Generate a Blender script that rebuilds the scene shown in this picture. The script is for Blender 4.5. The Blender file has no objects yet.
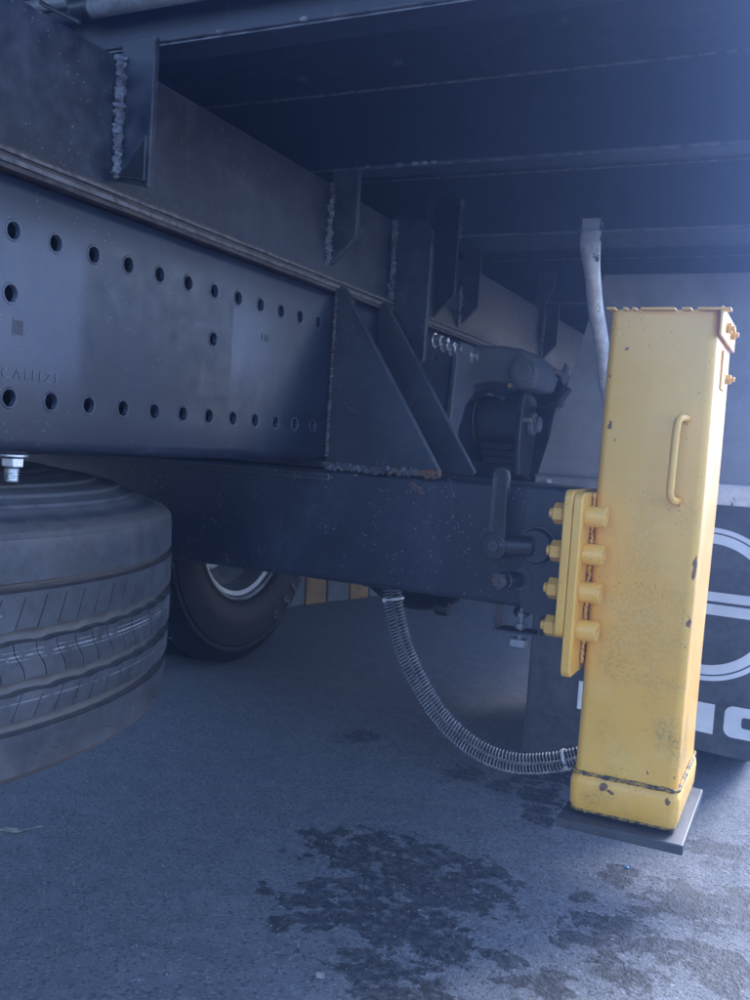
import bpy, math, random
import numpy as np
from mathutils import Vector, Matrix, noise
random.seed(7)
R = math.radians
SC = bpy.context.scene
COL = SC.collection

# ------------------------------------------------------------------ camera
cd = bpy.data.cameras.new("camera")
cam = bpy.data.objects.new("camera", cd); COL.objects.link(cam)
cd.sensor_fit = 'HORIZONTAL'; cd.sensor_width = 36.0; cd.lens = 939 / 750 * 36.0
cd.clip_start = 0.02; cd.clip_end = 3000
cam.matrix_world = Matrix(((0.90314209, -0.08604175, 0.42063189, 0),
                           (0.42415574, 0.02699173, -0.90518692, 0),
                           (0.06653028, 0.99592583, 0.06087247, 0.85), (0, 0, 0, 1)))
SC.camera = cam

# ------------------------------------------------------------------ sky, sun, exposure
SUN_EL, SUN_AZ = 37.0, 22.0        # azimuth from +Y towards +X: high to the right, ahead of the camera
w = bpy.data.worlds.new("World"); SC.world = w; w.use_nodes = True
nt = w.node_tree; bg = nt.nodes['Background']
sky = nt.nodes.new('ShaderNodeTexSky'); sky.sky_type = 'NISHITA'; sky.sun_disc = False
sky.sun_elevation = R(SUN_EL); sky.sun_rotation = R(SUN_AZ)
sky.air_density = 1.0; sky.dust_density = 0.6; sky.ozone_density = 1.5
nt.links.new(sky.outputs[0], bg.inputs[0]); bg.inputs[1].default_value = 0.15
sl = bpy.data.lights.new("sun", 'SUN'); sl.energy = 2.2; sl.angle = R(20); sl.color = (1.0, 0.99, 0.97)
so = bpy.data.objects.new("sun", sl); COL.objects.link(so)
sd = Vector((math.sin(R(SUN_AZ)) * math.cos(R(SUN_EL)), math.cos(R(SUN_AZ)) * math.cos(R(SUN_EL)), math.sin(R(SUN_EL))))
so.rotation_euler = sd.to_track_quat('Z', 'Y').to_euler(); so.location = (3, -3, 5)
SC.view_settings.view_transform = 'Standard'; SC.view_settings.look = 'None'
SC.view_settings.gamma = 1.0; SC.view_settings.exposure = 2.55
SC.cycles.max_bounces = 6; SC.cycles.volume_bounces = 0

# ------------------------------------------------------------------ node helpers
class NG:
    def __init__(s, name):
        s.m = bpy.data.materials.new(name); s.m.use_nodes = True
        s.t = s.m.node_tree; s.b = s.t.nodes['Principled BSDF']
        g = s.t.nodes.new('ShaderNodeNewGeometry'); s.pos = g.outputs['Position']
    def l(s, a, b): s.t.links.new(a, b)
    def put(s, sock, v):
        if isinstance(v, bpy.types.NodeSocket): s.l(v, sock)
        elif hasattr(sock.default_value, '__len__') and not isinstance(v, (int, float)):
            sock.default_value = tuple(v) + ((1,) if len(sock.default_value) == 4 and len(v) == 3 else ())
        else: sock.default_value = v
    def math(s, op, a, b=0.0, c=None, clamp=False):
        n = s.t.nodes.new('ShaderNodeMath'); n.operation = op; n.use_clamp = clamp
        s.put(n.inputs[0], a); s.put(n.inputs[1], b)
        if c is not None: s.put(n.inputs[2], c)
        return n.outputs[0]
    def vmath(s, op, a, b):
        n = s.t.nodes.new('ShaderNodeVectorMath'); n.operation = op
        s.put(n.inputs[0], a); s.put(n.inputs[1], b)
        return n.outputs['Value'] if op in ('LENGTH', 'DISTANCE', 'DOT_PRODUCT') else n.outputs[0]
    def noise(s, scale, detail=4, rough=0.55, vec=None, stretch=None):
        n = s.t.nodes.new('ShaderNodeTexNoise'); n.inputs['Scale'].default_value = scale
        n.inputs['Detail'].default_value = detail; n.inputs['Roughness'].default_value = rough
        v = vec or s.pos
        if stretch: v = s.vmath('MULTIPLY', v, stretch)
        s.l(v, n.inputs['Vector']); return n.outputs[0]
    def voro(s, scale, feat='F1', out='Distance', vec=None):
        n = s.t.nodes.new('ShaderNodeTexVoronoi'); n.feature = feat; n.inputs['Scale'].default_value = scale
        s.l(vec or s.pos, n.inputs['Vector']); return n.outputs[out]
    def ramp(s, v, a, b, lo=0.0, hi=1.0):
        n = s.t.nodes.new('ShaderNodeMapRange'); n.interpolation_type = 'SMOOTHSTEP'
        s.put(n.inputs[0], v); n.inputs[1].default_value = a; n.inputs[2].default_value = b
        n.inputs[3].default_value = lo; n.inputs[4].default_value = hi; return n.outputs[0]
    def mix(s, f, a, b):
        n = s.t.nodes.new('ShaderNodeMix'); n.data_type = 'RGBA'
        s.put(n.inputs[0], f); s.put(n.inputs[6], a); s.put(n.inputs[7], b); return n.outputs[2]
    def sep(s):
        n = s.t.nodes.new('ShaderNodeSeparateXYZ'); s.l(s.pos, n.inputs[0]); return n.outputs
    def bump(s, h, strength=0.3, dist=0.002):
        n = s.t.nodes.new('ShaderNodeBump'); n.inputs['Strength'].default_value = strength
        n.inputs['Distance'].default_value = dist; s.l(h, n.inputs['Height']); s.l(n.outputs[0], s.b.inputs['Normal'])
    def set(s, **k):
        for a, v in k.items(): s.put(s.b.inputs[a.replace('_', ' ')], v)

def steel_paint(name, base, dust=(0.12, 0.125, 0.15), dust_lo=0.5, dust_hi=0.95, dust_amt=0.45, rust=0.0, rough=0.42, speck=1.0, sheen_bands=None, orange=0.02, edge=.55):
    g = NG(name)
    n1 = g.noise(6, 6, 0.62); n2 = g.noise(42, 5, 0.6); n3 = g.noise(260, 3, 0.6)
    var = g.mix(g.ramp(n1, .3, .7), tuple(c * .75 for c in base), tuple(c * 1.3 for c in base))
    d = g.math('MULTIPLY', g.ramp(g.math('ADD', g.math('MULTIPLY', n1, .6), g.math('MULTIPLY', n2, .55)), dust_lo, dust_hi), dust_amt)
    col = g.mix(d, var, dust)
    # drips and wipes run down the plate
    streak = g.noise(30, 4, .6, stretch=(1.6, 1.6, .12))
    col = g.mix(g.ramp(streak, .58, .78, 0, .16), col, dust)
    # tiny pale specks and scratches
    vs = g.voro(150); sel = g.ramp(g.noise(23, 2), .47, .62)
    sp = g.math('MULTIPLY', g.ramp(vs, .10, .16, 1, 0), sel)
    vs2 = g.voro(48); sp2 = g.math('MULTIPLY', g.ramp(vs2, .035, .06, 1, 0), g.ramp(g.noise(9, 2), .42, .6))
    sp = g.math('MULTIPLY', g.math('MAXIMUM', sp, sp2), speck)
    col = g.mix(g.math('MULTIPLY', sp, .6), col, (.33, .33, .36))
    sc = g.noise(18, 2, .5, stretch=(6.0, .9, 7.5))
    scr = g.ramp(g.math('ABSOLUTE', g.math('SUBTRACT', sc, .5)), .0, .0035, .22, 0)
    col = g.mix(g.math('MULTIPLY', scr, g.ramp(n2, .5, .62)), col, (.26, .26, .3))
    r = g.math('ADD', g.math('MULTIPLY', n2, .28), g.math('MULTIPLY', d, .5))
    if sheen_bands:  # reflections on the web, painted in as lighter bands
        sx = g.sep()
        for (y0, y1, z0, z1, fade, amt) in sheen_bands:
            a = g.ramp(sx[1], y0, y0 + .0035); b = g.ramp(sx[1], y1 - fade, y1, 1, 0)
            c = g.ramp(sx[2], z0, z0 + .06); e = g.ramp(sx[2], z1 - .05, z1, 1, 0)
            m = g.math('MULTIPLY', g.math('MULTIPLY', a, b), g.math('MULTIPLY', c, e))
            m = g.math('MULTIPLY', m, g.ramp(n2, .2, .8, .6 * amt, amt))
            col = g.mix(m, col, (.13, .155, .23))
    bv = g.t.nodes.new('ShaderNodeBevel'); bv.samples = 4; bv.inputs['Radius'].default_value = .0028
    geo = g.t.nodes.new('ShaderNodeNewGeometry')
    ed = g.ramp(g.vmath('DOT_PRODUCT', bv.outputs[0], geo.outputs['True Normal']), .985, .90)
    col = g.mix(g.math('MULTIPLY', ed, g.ramp(n2, .35, .6, edge * .3, edge)), col, (.22, .225, .25))  # pale edge highlights and paint wear mixed into the colour
    if rust > 0:
        rr = g.math('ADD', g.math('MULTIPLY', g.noise(11, 5, .7), .6), g.math('MULTIPLY', n3, .4))
        rm = g.ramp(rr, .66 - rust * .14, .72 - rust * .12)
        rc = g.mix(g.ramp(n3, .3, .7), (.055, .022, .012), (.30, .12, .045))
        col = g.mix(g.math('MULTIPLY', rm, .9), col, rc)
        r = g.math('ADD', r, g.math('MULTIPLY', rm, .3))
    g.set(Base_Color=col, Roughness=g.math('ADD', r, rough - .12, clamp=True))
    g.bump(g.math('ADD', g.math('MULTIPLY', n3, orange * 10), g.math('MULTIPLY', sp, .5)), .35, .0008)
    return g.m

NAVY = (.017, .021, .033)
M = {}
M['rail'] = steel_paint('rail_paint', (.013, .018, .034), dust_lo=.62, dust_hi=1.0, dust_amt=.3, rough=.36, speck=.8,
                        sheen_bands=[(.40, .778, .86, 1.06, .02, .45), (1.046, 1.20, .90, 1.045, .13, .55)])
M['plate'] = steel_paint('subframe_paint', (.010, .014, .025), dust_lo=.48, dust_hi=.80, dust_amt=.5, rough=.5, speck=1.0)
M['beam'] = steel_paint('outrigger_paint', (.021, .025, .038), dust_lo=.58, dust_hi=1.0, dust_amt=.4, rough=.45, speck=2.2, rust=.25, edge=.8)
M['gusset'] = steel_paint('gusset_paint', (.024, .027, .036), dust_lo=.50, dust_hi=.95, dust_amt=.4, rough=.5, speck=1.0, rust=.35)
M['rusty'] = steel_paint('rusted_weld_paint', (.03, .03, .035), dust_amt=.3, rust=1.05, rough=.6)
M['pinrust'] = steel_paint('worn_pin_paint', (.035, .036, .042), dust_amt=.4, rust=.45, rough=.5)
M['cross'] = steel_paint('crossmember_paint', (.014, .018, .034), dust_lo=.6, dust_hi=1.05, dust_amt=.3, rough=.4, speck=.35, edge=.95)
M['deck'] = steel_paint('deck_underside_paint', (.011, .014, .027), dust_lo=.62, dust_hi=1.05, dust_amt=.22, rough=.5, speck=.35)
M['cast'] = steel_paint('cast_bracket_paint', (.10, .108, .13), dust_lo=.45, dust_hi=.9, dust_amt=.45, rough=.55, speck=.4)
M['black'] = steel_paint('black_fitting_paint', (.012, .013, .017), dust_lo=.55, dust_hi=1.0, dust_amt=.3, rough=.4, speck=.5)
M['panel'] = steel_paint('grey_guard_plastic', (.27, .275, .29), dust=(.2, .19, .18), dust_amt=.35, rough=.55, speck=.15)
M['weld'] = steel_paint('weld_metal', (.045, .052, .07), dust=(.30, .32, .38), dust_lo=.50, dust_hi=.72, dust_amt=.8, rough=.35, speck=2)

def simple(name, col, rough=.5, metal=0.0, var=.25, scale=40, bump=.15):
    g = NG(name); n = g.noise(scale, 5, .6)
    c = g.mix(g.ramp(n, .3, .7), tuple(x * (1 - var) for x in col), tuple(min(1, x * (1 + var)) for x in col))
    g.set(Base_Color=c, Metallic=metal, Roughness=g.math('ADD', g.math('MULTIPLY', n, .3), rough - .15, clamp=True))
    if bump: g.bump(g.noise(scale * 6, 3), bump, .0006)
    return g.m
M['zinc'] = simple('zinc_plated_steel', (.62, .64, .68), .32, .85, .25, 120)
M['galv'] = None
M['brass'] = simple('brass_nipple', (.7, .45, .2), .3, .9)
M['rim'] = simple('grey_wheel_rim', (.27, .28, .30), .42, .2, .3, 14)
M['tie'] = simple('cable_tie_plastic', (.62, .64, .66), .4)
M['hose'] = simple('black_hose_rubber', (.018, .018, .02), .55)
M['coil'] = simple('spring_wire', (.33, .34, .36), .6, .0, .35, 60)
M['conduit'] = simple('grey_corrugated_plastic', (.16, .17, .19), .5)
M['white'] = simple('white_print', (.80, .82, .83), .5, 0, .12, 9, .05)
M['pad'] = simple('grey_plastic_pad', (.05, .054, .062), .5, 0, .25, 30)
M['liner'] = simple('packing_strip_brown', (.06, .045, .04), .7, 0, .5, 60)
M['liner2'] = simple('packing_strip_grey', (.12, .11, .11), .7, 0, .5, 90)
M['stone'] = simple('pale_stone', (.30, .29, .27), .8, 0, .3, 60)
M['leaf'] = simple('dry_leaf', (.35, .31, .24), .8, 0, .4, 60)
M['blue'] = simple('blue_plastic_chip', (.04, .30, .60), .5)

def galv():
    g = NG('galvanised_pipe'); n = g.noise(30, 5, .65); v = g.voro(70, out='Color')
    c = g.mix(g.ramp(n, .35, .65), (.50, .53, .57), (.74, .77, .80))
    blk = g.ramp(g.noise(55, 4, .7, stretch=(1, 1, .35)), .62, .67)
    c = g.mix(blk, c, (.05, .05, .055))
    g.set(Base_Color=c, Metallic=.3, Roughness=g.math('ADD', g.math('MULTIPLY', n, .3), .25))
    g.bump(n, .25, .001); return g.m
M['galv'] = galv()

def yellow():
    g = NG('yellow_enamel')
    n1 = g.noise(5, 4); n2 = g.noise(28, 6, .65); n3 = g.noise(210, 3, .6); sx = g.sep()
    c = g.mix(g.ramp(n1, .32, .68), (.84, .425, .06), (.88, .48, .09))
    # faded chalky areas
    c = g.mix(g.ramp(n2, .45, .8, 0, .28), c, (.84, .60, .24))
    # green-black grime, heavier low down on the leg
    low = g.ramp(sx[2], .40, .62, 1, .0)
    up = g.ramp(sx[2], .62, .9, .35, .12)
    gr = g.math('MULTIPLY', g.ramp(g.noise(8, 5, .6), .48, .66), g.math('ADD', low, up, clamp=True))
    c = g.mix(g.math('MULTIPLY', gr, g.ramp(n3, .40, .62, .15, .62)), c, (.19, .15, .045))
    # dark pin-head specks
    sp = g.math('MULTIPLY', g.ramp(g.voro(170), .10, .17, 1, 0), g.ramp(g.noise(17, 3), .50, .62))
    sp2 = g.math('MULTIPLY', g.ramp(g.voro(60), .04, .07, 1, 0), g.ramp(g.noise(31, 2), .50, .6))
    c = g.mix(g.math('MULTIPLY', g.math('MAXIMUM', sp, sp2), .8), c, (.06, .035, .02))
    edn = g.t.nodes.new('ShaderNodeBevel'); edn.samples = 4; edn.inputs['Radius'].default_value = .003
    geo = g.t.nodes.new('ShaderNodeNewGeometry')
    ee = g.ramp(g.vmath('DOT_PRODUCT', edn.outputs[0], geo.outputs['True Normal']), .985, .90)
    c = g.mix(g.math('MULTIPLY', ee, g.ramp(g.noise(60, 4, .7), .56, .66, 0, .75)), c, (.20, .11, .05))
    run = g.ramp(g.noise(26, 4, .6, stretch=(1.5, 1.5, .10)), .60, .75, 0, .22)
    c = g.mix(run, c, (.42, .27, .08))
    # chips where the photograph has them: (x, y, z, radius)
    m = None
    wob = g.t.nodes.new('ShaderNodeTexNoise'); wob.inputs['Scale'].default_value = 90; wob.inputs['Detail'].default_value = 4
    g.l(g.pos, wob.inputs['Vector'])
    wv = g.vmath('MULTIPLY', g.vmath('SUBTRACT', wob.outputs['Color'], (.5, .5, .5)), (.016, .016, .016))
    pw = g.vmath('ADD', g.pos, wv)
    for (x, y, z, r, sz) in [(-.1320, 1.303, .716, .0040, 3.0), (-.1325, 1.302, .703, .0036, 2.2), (-.1325, 1.302, .637, .0036, 2.4), (-.134, 1.30, .606, .0022, 1),
                         (-.226, 1.295, .397, .0048, .8), (-.216, 1.295, .392, .0035, .9), (-.219, 1.30, .424, .0025, 1), (-.141, 1.295, .397, .003, 1.3), (-.137, 1.30, .427, .0022, 1),
                         (-.243, 1.30, .998, .002, 1), (-.259, 1.30, .896, .0025, 2.2), (-.252, 1.30, .875, .0015, 1.4), (-.17, 1.30, .43, .0016, 1), (-.268, 1.30, .96, .002, 2)]:
        d = g.vmath('LENGTH', g.vmath('MULTIPLY', g.vmath('SUBTRACT', pw, (x, y, z)), (1, 1, 1 / sz)), (0, 0, 0))
        k = g.ramp(d, r, r * 1.35, 1, 0); m = k if m is None else g.math('MAXIMUM', m, k)
    c = g.mix(g.math('MULTIPLY', m, .92), c, g.mix(g.ramp(n3, .4, .6), (.045, .018, .014), (.16, .05, .03)))
    g.set(Base_Color=c, Roughness=g.math('ADD', g.math('MULTIPLY', n2, .3), .24), Coat_Weight=.15)
    g.bump(g.math('ADD', g.math('MULTIPLY', n2, .8), g.math('SUBTRACT', g.math('MULTIPLY', n3, .25), m)), .3, .0012)
    return g.m
M['yellow'] = yellow()

def grime_bead():
    g = NG('dirty_weld_seam'); n = g.noise(120, 4, .7)
    g.set(Base_Color=g.mix(g.ramp(n, .42, .6), (.045, .035, .03), (.40, .25, .06)), Roughness=.7); g.bump(n, .5, .001); return g.m
M['seam'] = grime_bead()

def rubber(name, dusty=.5, groove=None, k=1.0):
    g = NG(name); n = g.noise(9, 6, .65); n2 = g.noise(70, 5, .65)
    c = g.mix(g.ramp(n2, .3, .7), (.018 * k, .02 * k, .026 * k), (.042 * k, .046 * k, .055 * k))
    c = g.mix(g.math('MULTIPLY', g.ramp(n, .42, .75), dusty), c, (.13, .13, .14))
    sm = g.noise(5, 4, .6, stretch=(1, 1, 4)); c = g.mix(g.ramp(sm, .55, .75, 0, dusty * .5), c, (.14, .145, .16))
    sp = g.math('MULTIPLY', g.ramp(g.voro(60), .05, .09, 1, 0), g.ramp(g.noise(7, 2), .5, .6))
    c = g.mix(g.math('MULTIPLY', sp, .5), c, (.42, .42, .44))
    if groove:            # clay packed in the grooves, chalk line of the moulding on the centre rib
        cx, cy, r0 = groove
        sx = g.sep()
        dx = g.math('SUBTRACT', sx[0], cx); dy = g.math('SUBTRACT', sx[1], cy)
        rad = g.math('SQRT', g.math('ADD', g.math('MULTIPLY', dx, dx), g.math('MULTIPLY', dy, dy)))
        inside = g.math('MULTIPLY', g.ramp(rad, r0 - .006, r0 - .002, 1, 0), g.ramp(rad, r0 - .03, r0 - .02))
        c = g.mix(g.math('MULTIPLY', inside, g.ramp(n2, .3, .6, .55, .95)), c, (.105, .092, .085))
        for z, wd, st in ((.6335, .0005, .45), (.6295, .0003, .3), (.638, .0003, .3), (.5895, .0005, .25)):
            ln = g.ramp(g.math('ABSOLUTE', g.math('SUBTRACT', sx[2], z)), wd, wd * 1.8, 1, 0)
            ln = g.math('MULTIPLY', ln, g.ramp(g.noise(45, 4, .7), .40, .56)); ln = g.math('MULTIPLY', ln, g.ramp(rad, r0 - .002, r0))
            c = g.mix(g.math('MULTIPLY', ln, st), c, (.6, .61, .63))
        # concentric dust on the sidewall
        rg = g.math('MULTIPLY', g.ramp(g.math('SINE', g.math('MULTIPLY', rad, 210)), -.2, .9), g.ramp(rad, r0 - .05, r0 - .025, 1, 0))
        c = g.mix(g.math('MULTIPLY', rg, g.ramp(n2, .25, .7, .2, .55)), c, (.17, .15, .14))
        c = g.mix(g.math('MULTIPLY', g.ramp(rad, r0 - .05, r0 - .02, .55, 0), g.ramp(n, .3, .6)), c, (.13, .12, .12))
    g.set(Base_Color=c, Roughness=g.math('ADD', g.math('MULTIPLY', n2, .25), .42)); g.bump(n2, .3, .0015)
    return g.m
SPX, SPY, SPR = -1.14, .684, .50
M['tread'] = rubber('dusty_spare_rubber', .5, (SPX, SPY, SPR))
M['tyre'] = rubber('dark_tyre_rubber', .02, None, .4)
M['tyre'].node_tree.nodes['Principled BSDF'].inputs['Specular IOR Level'].default_value = .12
M['flap'] = rubber('mud_flap_rubber', .7, None, 1.3)

# ground: asphalt with oil and water marks where the photograph has them
STAINS = [(-0.71, 1.741, 0.234, 0.139), (-0.735, 1.504, 0.112, 0.119), (-0.596, 1.508, 0.145, 0.111), (-0.562, 1.784, 0.095, 0.106), (-0.561, 1.346, 0.115, 0.06), (-0.484, 1.329, 0.063, 0.055), (-0.505, 1.468, 0.07, 0.073), (-0.764, 2.317, 0.055, 0.064), (-0.658, 2.287, 0.048, 0.052), (-0.532, 2.254, 0.078, 0.085), (-0.607, 2.385, 0.07, 0.047), (-0.535, 2.418, 0.055, 0.064), (-1.128, 2.414, 0.065, 0.066), (-0.499, 2.13, 0.049, 0.05), (-0.293, 1.919, 0.034, 0.068), (-0.335, 1.797, 0.024, 0.039), (-0.244, 1.689, 0.093, 0.097), (-0.319, 1.623, 0.036, 0.035), (-0.146, 1.881, 0.103, 0.101), (-0.118, 2.191, 0.097, 0.084), (-0.068, 1.931, 0.052, 0.118), (-0.321, 1.461, 0.083, 0.048), (-0.22, 1.556, 0.07, 0.049), (-0.107, 1.679, 0.092, 0.072), (-0.228, 1.806, 0.03, 0.034), (-0.35, 1.676, 0.022, 0.023), (-0.869, 1.495, 0.019, 0.027), (-0.472, 1.766, 0.024, 0.036), (-0.374, 1.495, 0.031, 0.023), (-0.431, 1.514, 0.036, 0.026), (-0.04, 1.65, 0.053, 0.05), (-.60, 1.66, .18, .10)]
def asphalt():
    g = NG('asphalt')
    n0 = g.noise(1.3, 4, .6); n1 = g.noise(14, 6, .7); n2 = g.noise(160, 4, .7)
    vd = g.voro(190); vc = g.voro(190, out='Color'); vb = g.voro(75); vbc = g.voro(75, out='Color')
    bw = g.t.nodes.new('ShaderNodeRGBToBW'); g.l(vc, bw.inputs[0])
    bw2 = g.t.nodes.new('ShaderNodeRGBToBW'); g.l(vbc, bw2.inputs[0])
    c = g.mix(g.ramp(n1, .3, .7), (.135, .14, .15), (.20, .205, .215))
    c = g.mix(g.ramp(n0, .35, .65, 0, .35), c, (.15, .153, .16))
    c = g.mix(g.math('MULTIPLY', g.ramp(bw.outputs[0], .70, .9), .5), c, (.30, .30, .31))
    c = g.mix(g.math('MULTIPLY', g.ramp(bw2.outputs[0], .80, .85), g.ramp(vb, .2, .35, .45, 0)), c, (.38, .38, .39))
    c = g.mix(g.math('MULTIPLY', g.ramp(bw.outputs[0], .3, .15), .6), c, (.035, .036, .04))
    c = g.mix(g.math('MULTIPLY', g.ramp(g.voro(31), .035, .055, .75, 0), g.ramp(g.noise(12, 2), .45, .55)), c, (.45, .45, .46))
    # stains
    wob = g.t.nodes.new('ShaderNodeTexNoise'); wob.inputs['Scale'].default_value = 14; wob.inputs['Detail'].default_value = 5
    g.l(g.pos, wob.inputs['Vector'])
    pw = g.vmath('ADD', g.pos, g.vmath('MULTIPLY', g.vmath('SUBTRACT', wob.outputs['Color'], (.5, .5, .5)), (.12, .12, 0)))
    f = None
    for (x, y, rx, ry) in STAINS:
        d = g.vmath('LENGTH', g.vmath('MULTIPLY', g.vmath('SUBTRACT', pw, (x, y, 0)), (1 / rx, 1 / ry, 0)), (0, 0, 0))
        k = g.math('SUBTRACT', 1.0, d); f = k if f is None else g.math('MAXIMUM', f, k)
    lace = g.noise(21, 5, .6, stretch=(1, 1.15, 1))
    e = g.math('SUBTRACT', g.math('ADD', g.math('MINIMUM', f, .45), .12), g.math('MULTIPLY', g.ramp(lace, .38, .66), .66))
    s = g.math('MULTIPLY', g.ramp(e, -.06, .10), g.ramp(g.noise(55, 4, .65), .32, .60, .45, 1.0))
    # wider faint damp area, front right
    c = g.mix(g.math('MULTIPLY', s, .80), c, (.022, .023, .027))
    rgh = g.math('SUBTRACT', g.math('ADD', g.math('MULTIPLY', n1, .15), .82), g.math('MULTIPLY', s, .25))
    g.set(Base_Color=c, Roughness=rgh)
    h = g.math('ADD', g.math('MULTIPLY', g.ramp(vd, 0, .6, 1, 0), .6), g.math('ADD', g.math('MULTIPLY', n2, .5), g.math('MULTIPLY', g.ramp(vb, 0, .5, 1, 0), .5)))
    g.set(Specular_IOR_Level=.25)
    g.bump(h, .6, .0035); return g.m
M['asphalt'] = asphalt()
def kerbpaint(name, col):
    return simple(name, col, .75, 0, .3, 12, .3)
M['kerb_y'] = kerbpaint('worn_yellow_kerb_paint', (.26, .14, .04)); M['kerb_g'] = kerbpaint('weathered_concrete', (.11, .115, .125))

# ------------------------------------------------------------------ mesh helpers
class MB:
    def __init__(s): s.v = []; s.f = []
    def add(s, vs, fs):
        o = len(s.v); s.v += [tuple(p) for p in vs]; s.f += [tuple(i + o for i in f) for f in fs]; return s
    def box(s, x0, x1, y0, y1, z0, z1):
        vs = [(x, y, z) for x in (x0, x1) for y in (y0, y1) for z in (z0, z1)]
        return s.add(vs, [(0, 1, 3, 2), (4, 6, 7, 5), (0, 4, 5, 1), (2, 3, 7, 6), (0, 2, 6, 4), (1, 5, 7, 3)])
    def prism(s, pts, axis, a, b):
        """polygon (two other axes in order) swept from a to b along axis"""
        def P(p, t):
            return {'x': (t, p[0], p[1]), 'y': (p[0], t, p[1]), 'z': (p[0], p[1], t)}[axis]
        n = len(pts); vs = [P(p, a) for p in pts] + [P(p, b) for p in pts]
        return s.add(vs, [tuple(range(n))[::-1], tuple(range(n, 2 * n))] + [(i, (i + 1) % n, n + (i + 1) % n, n + i) for i in range(n)])
    def tube(s, path, r, n=10, caps=True, rs=None):
        path = [Vector(p) for p in path]; up = Vector((0.13, 0.21, 1)).normalized(); rings = []
        prev = None
        for i, p in enumerate(path):
            t = (path[min(i + 1, len(path) - 1)] - path[max(i - 1, 0)]).normalized()
            if prev is None:
                a = t.cross(up)
                if a.length < .1: a = t.cross(Vector((1, 0, 0)))
                a.normalize()
            else:
                a = (prev - t * prev.dot(t)).normalized()
            prev = a; b = t.cross(a); rr = rs[i] if rs else r
            rings.append([p + a * (rr * math.cos(2 * math.pi * k / n)) + b * (rr * math.sin(2 * math.pi * k / n)) for k in range(n)])
        vs = [q for g in rings for q in g]; fs = []
        for i in range(len(path) - 1):
            for k in range(n):
                fs.append((i * n + k, i * n + (k + 1) % n, (i + 1) * n + (k + 1) % n, (i + 1) * n + k))
        if caps: fs += [tuple(range(n))[::-1], tuple(range((len(path) - 1) * n, len(path) * n))]
        return s.add(vs, fs)
    def cyl(s, c, axis, r, a, b, n=24, r2=None):
        d = {'x': Vector((1, 0, 0)), 'y': Vector((0, 1, 0)), 'z': Vector((0, 0, 1))}[axis] if isinstance(axis, str) else Vector(axis)
        c = Vector(c); return s.tube([c + d * a, c + d * b], r, n, rs=[r, r if r2 is None else r2])
    def lathe(s, prof, c, axis, n=64, closed=False, a0=0):
        """profile of (radius, height along axis)"""
        c = Vector(c)
        ax = {'x': (Vector((0, 1, 0)), Vector((0, 0, 1)), Vector((1, 0, 0))), 'y': (Vector((1, 0, 0)), Vector((0, 0, 1)), Vector((0, 1, 0))), 'z': (Vector((1, 0, 0)), Vector((0, 1, 0)), Vector((0, 0, 1)))}[axis]
        m = len(prof); vs = []
        for k in range(n):
            t = a0 + 2 * math.pi * k / n; e = ax[0] * math.cos(t) + ax[1] * math.sin(t)
            vs += [c + e * r + ax[2] * h for r, h in prof]
        fs = []
        for k in range(n):
            k2 = (k + 1) % n
            for j in range(m if closed else m - 1):
                j2 = (j + 1) % m
                fs.append((k * m + j, k2 * m + j, k2 * m + j2, k * m + j2))
        return s.add(vs, fs)
    def blob(s, c, r, sq=(1, 1, 1), seed=0, n=7, rough=.25):
        vs = []; fs = []
        for i in range(n + 1):
            th = math.pi * i / n
            for k in range(n + 2):
                ph = 2 * math.pi * k / (n + 2)
                d = Vector((math.sin(th) * math.cos(ph), math.sin(th) * math.sin(ph), math.cos(th)))
                q = r * (1 + rough * noise.noise(d * 1.7 + Vector((seed * 3.1, seed * 1.7, 0))))
                vs.append((c[0] + d.x * q * sq[0], c[1] + d.y * q * sq[1], c[2] + d.z * q * sq[2]))
        w_ = n + 2
        for i in range(n):
            for k in range(w_): fs.append((i * w_ + k, (i + 1) * w_ + k, (i + 1) * w_ + (k + 1) % w_, i * w_ + (k + 1) % w_))
        return s.add(vs, fs)
    def build(s, name, mat, parent=None, bevel=0, smooth=True, ang=35, label=None, seg=2, kind=None):
        vs = np.array(s.v); c = (vs.min(0) + vs.max(0)) / 2
        me = bpy.data.meshes.new(name); me.from_pydata([tuple(p) for p in vs - c], [], s.f)
        import bmesh
        bm = bmesh.new(); bm.from_mesh(me)
        if len(bm.verts) < 60000: bmesh.ops.remove_doubles(bm, verts=bm.verts, dist=1e-6)
        bmesh.ops.recalc_face_normals(bm, faces=bm.faces); bm.to_mesh(me); bm.free()
        me.materials.append(mat if not isinstance(mat, str) else M[mat])
        if smooth:
            me.shade_smooth(); me.set_sharp_from_angle(angle=R(ang))
        o = bpy.data.objects.new(name, me); COL.objects.link(o); o.location = c
        if parent:
            o.parent = parent; o.location = Vector(c) - world_loc(parent)
        if bevel:
            b = o.modifiers.new('bevel', 'BEVEL'); b.width = bevel; b.segments = seg; b.limit_method = 'ANGLE'; b.angle_limit = R(40); b.harden_normals = False
        if label: o['label'] = label
        if kind: o['kind'] = kind
        return o
def world_loc(o):
    l = Vector((0, 0, 0))
    while o: l += o.location; o = o.parent
    return l
def tag(o, label=None, cat=None, group=None, kind=None):
    if label: o['label'] = label
    if cat: o['category'] = cat
    if group: o['group'] = group
    if kind: o['kind'] = kind
    return o
def thing(name, loc, label, cat, group=None):
    o = bpy.data.objects.new(name, None); COL.objects.link(o); o.location = loc; o.empty_display_size = .1
    return tag(o, label, cat, group)
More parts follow.
